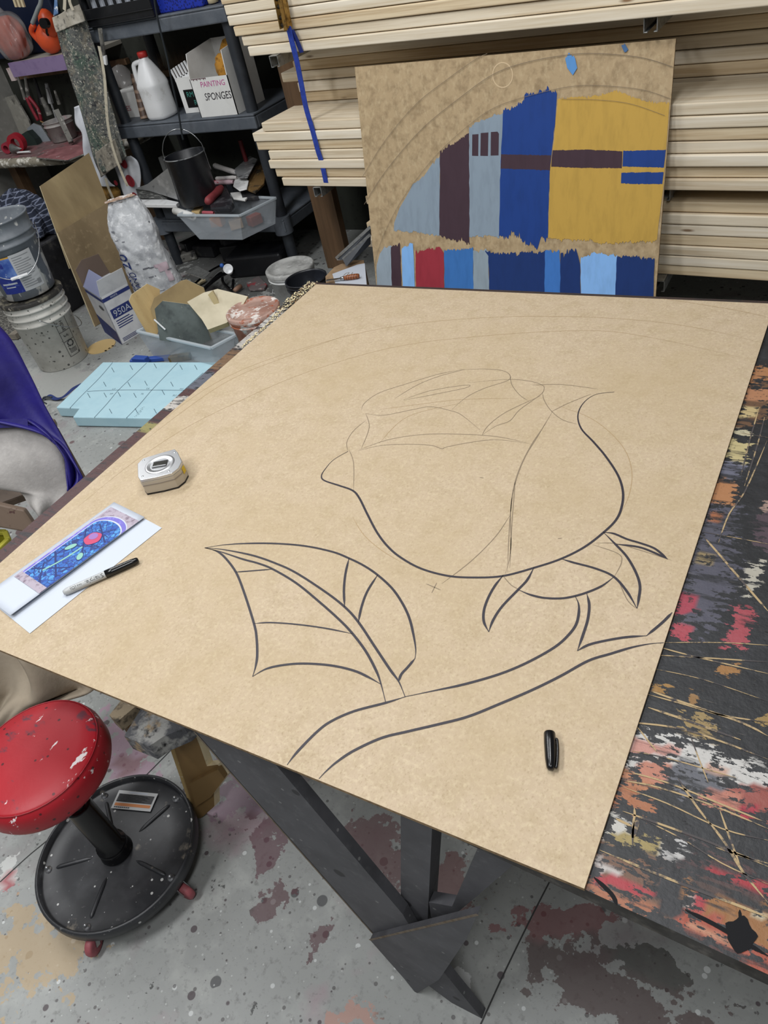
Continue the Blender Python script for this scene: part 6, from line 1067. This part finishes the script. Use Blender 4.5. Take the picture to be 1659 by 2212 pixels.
q = YY(40, 8, 1.9); mb = MB()
for k in range(3): a = YY(32 + 8 * k, -6, 1.93); mb.beam(a + V((0, 0, .06)), YY(36 + 8 * k, 15, 1.93), .016, .012, (0, 1, 0))
solo('wood_strips', mb, m_ply, 'three pale wood strip ends hanging at the top left', 'strips')
rail = solo('tool_rail', MB().box((-3.6, WY - .035, zf0 - .05), (1.0, 0, 0), (0, .03, 0), (0, 0, .03)), m_brown, 'brown hook rail under the purple shelf', 'rail')
for i, (x0_, y0_, x1_, y1_, r, m, lb) in enumerate(((38, 165, 55, 215, .012, m_junk, 'first grey brush handle hanging at the left end of the hook rail'), (55, 168, 62, 210, .016, m_junk, 'thick spattered handle hanging second along the hook rail'), (74, 168, 92, 225, .014, m_dark, 'dark handle hanging in the middle of the hook rail'), (100, 180, 110, 222, .018, mat('pale_handle', '#8b8d8e', .5, layers=[('n', 20, '#c9cacb', .5, .66)]), 'pale grey fat handle hanging above the ladle bowl'), (118, 195, 128, 225, .012, m_junk, 'short grey brush hanging at the right end of the hook rail'), (90, 210, 108, 248, .022, m_junk, 'flat spattered trowel hanging below the dark handle'))):
    a, b = YY(x0_, y0_, WY - .08), YY(x1_, y1_, WY - .08); solo('hanging_tool', MB().cyl(a, b, r * .6, 12, r2=r), m, lb, 'hand tool')
a, b = YY(60, 210, WY - .09), YY(86, 260, WY - .09); rt = thing('red_snips', 'red handled snips hanging open under the hook rail', 'snips', b)
for k in (-1, 1): mb = MB(); mb.tube([a + V((.012 * k, 0, 0)), (a + b) * .5 + V((.028 * k + .01, 0, 0)), b + V((.016 * k, 0, 0))], .011, 10); mb.build('handle', mat('snips_red', '#8d2433', .5, layers=[('n', 16, '#c9a9a6', .6, .68)]), parent=rt)
a, b = YY(106, 222, WY - .10), YY(122, 258, WY - .10); ldl = thing('ladle', 'paint-dripped metal ladle hanging with its shiny bowl down', 'ladle', b)
MB().cyl(YY(100, 190, WY - .10), b, .007, 12, r2=.006).build('handle', mat('spattered_steel', '#a8a9a9', .4, .3, layers=[('n', 40, '#3c3c3c', .58, .66)]), parent=ldl); MB().lathe(YY(121, 270, WY - .12), [(.0001, -.03), (.025, -.024), (.04, -.005), (.043, .008), (.040, .008), (.024, -.018), (.0001, -.024)], (.3, -.6, .7), 26).build('bowl', m_chrome, parent=ldl)
a, b = YY(88, 262, WY - .12), YY(120, 278, WY - .2); solo('brush_stick', MB().cyl(a, b, .005, 10), mat('amber_stick', '#94704a', .6), 'thin amber brush stick slanting beside the ladle bowl', 'stick')
# plaid cloth heap on a crate behind the buckets
q = XX(30, 425, -2.75); mb = MB()
def heap(u, v):
    th = 2 * PI * u; r = .17 * math.sin(PI * .5 * v) * (1 + .10 * math.sin(7 * th + 5 * v) + .05 * math.sin(13 * th)); return V((q.x, q.y, .40)) + V((r * math.cos(th), r * math.sin(th), .24 * (1 - v ** 1.6) + .02 * math.sin(9 * v + 3 * th)))
mb.grid(heap, 60, 24); solo('plaid_cloth', mb, mat('dark_plaid', '#1b2233', .9, layers=[('wx', 11, '#8189a0', .88, .97, (1, 1, 1), .6, 3), ('wz', 13, '#8d94aa', .88, .97, (1, 1, 1), .6, 3)]), 'heap of dark blue plaid cloth behind the grey bucket', 'cloth', solid=.004)
solo('dark_crate', MB().box((q.x - .2, q.y - .2, 0), (.4, 0, 0), (0, .4, 0), (0, 0, .398)), m_dark, 'dark crate under the plaid cloth behind the buckets', 'crate', bev=.01)
mb = MB(); mb.tube([Z(x, y, .05) for x, y in ((-10, 600), (20, 592), (50, 600), (60, 612), (30, 618), (0, 612))], .012, 8); solo('coiled_hose', mb, m_dark, 'dark coiled hose on the floor left of the stacked buckets', 'hose')
# ------------------------------------------------------------------ light
def area(name, loc, rot, sx, sy, w, col=(1, 1, 1)):
    l = bpy.data.lights.new(name, 'AREA'); l.shape = 'RECTANGLE'; l.size = sx; l.size_y = sy; l.energy = w; l.color = col
    o = bpy.data.objects.new(name, l); COL.objects.link(o); o.location = loc; o.rotation_euler = [math.radians(a) for a in rot]; return o
for x, y, w in ((-.95, -.45, 33), (.75, -.45, 30), (-2.7, .25, 30), (-.3, -2.25, 44), (1.6, -2.25, 34)):
    area('ceiling_tube', (x, y, 2.95), (0, 0, 90), 1.25, .30, w, (.98, .99, 1))
w = bpy.data.worlds.new('world'); scene.world = w; w.use_nodes = True
w.node_tree.nodes['Background'].inputs[0].default_value = (.92, .96, 1, 1); w.node_tree.nodes['Background'].inputs[1].default_value = .14
vs = scene.view_settings; vs.view_transform = 'Standard'; vs.look = 'None'; vs.exposure = .0; vs.gamma = 1.0; vs.use_curve_mapping = False
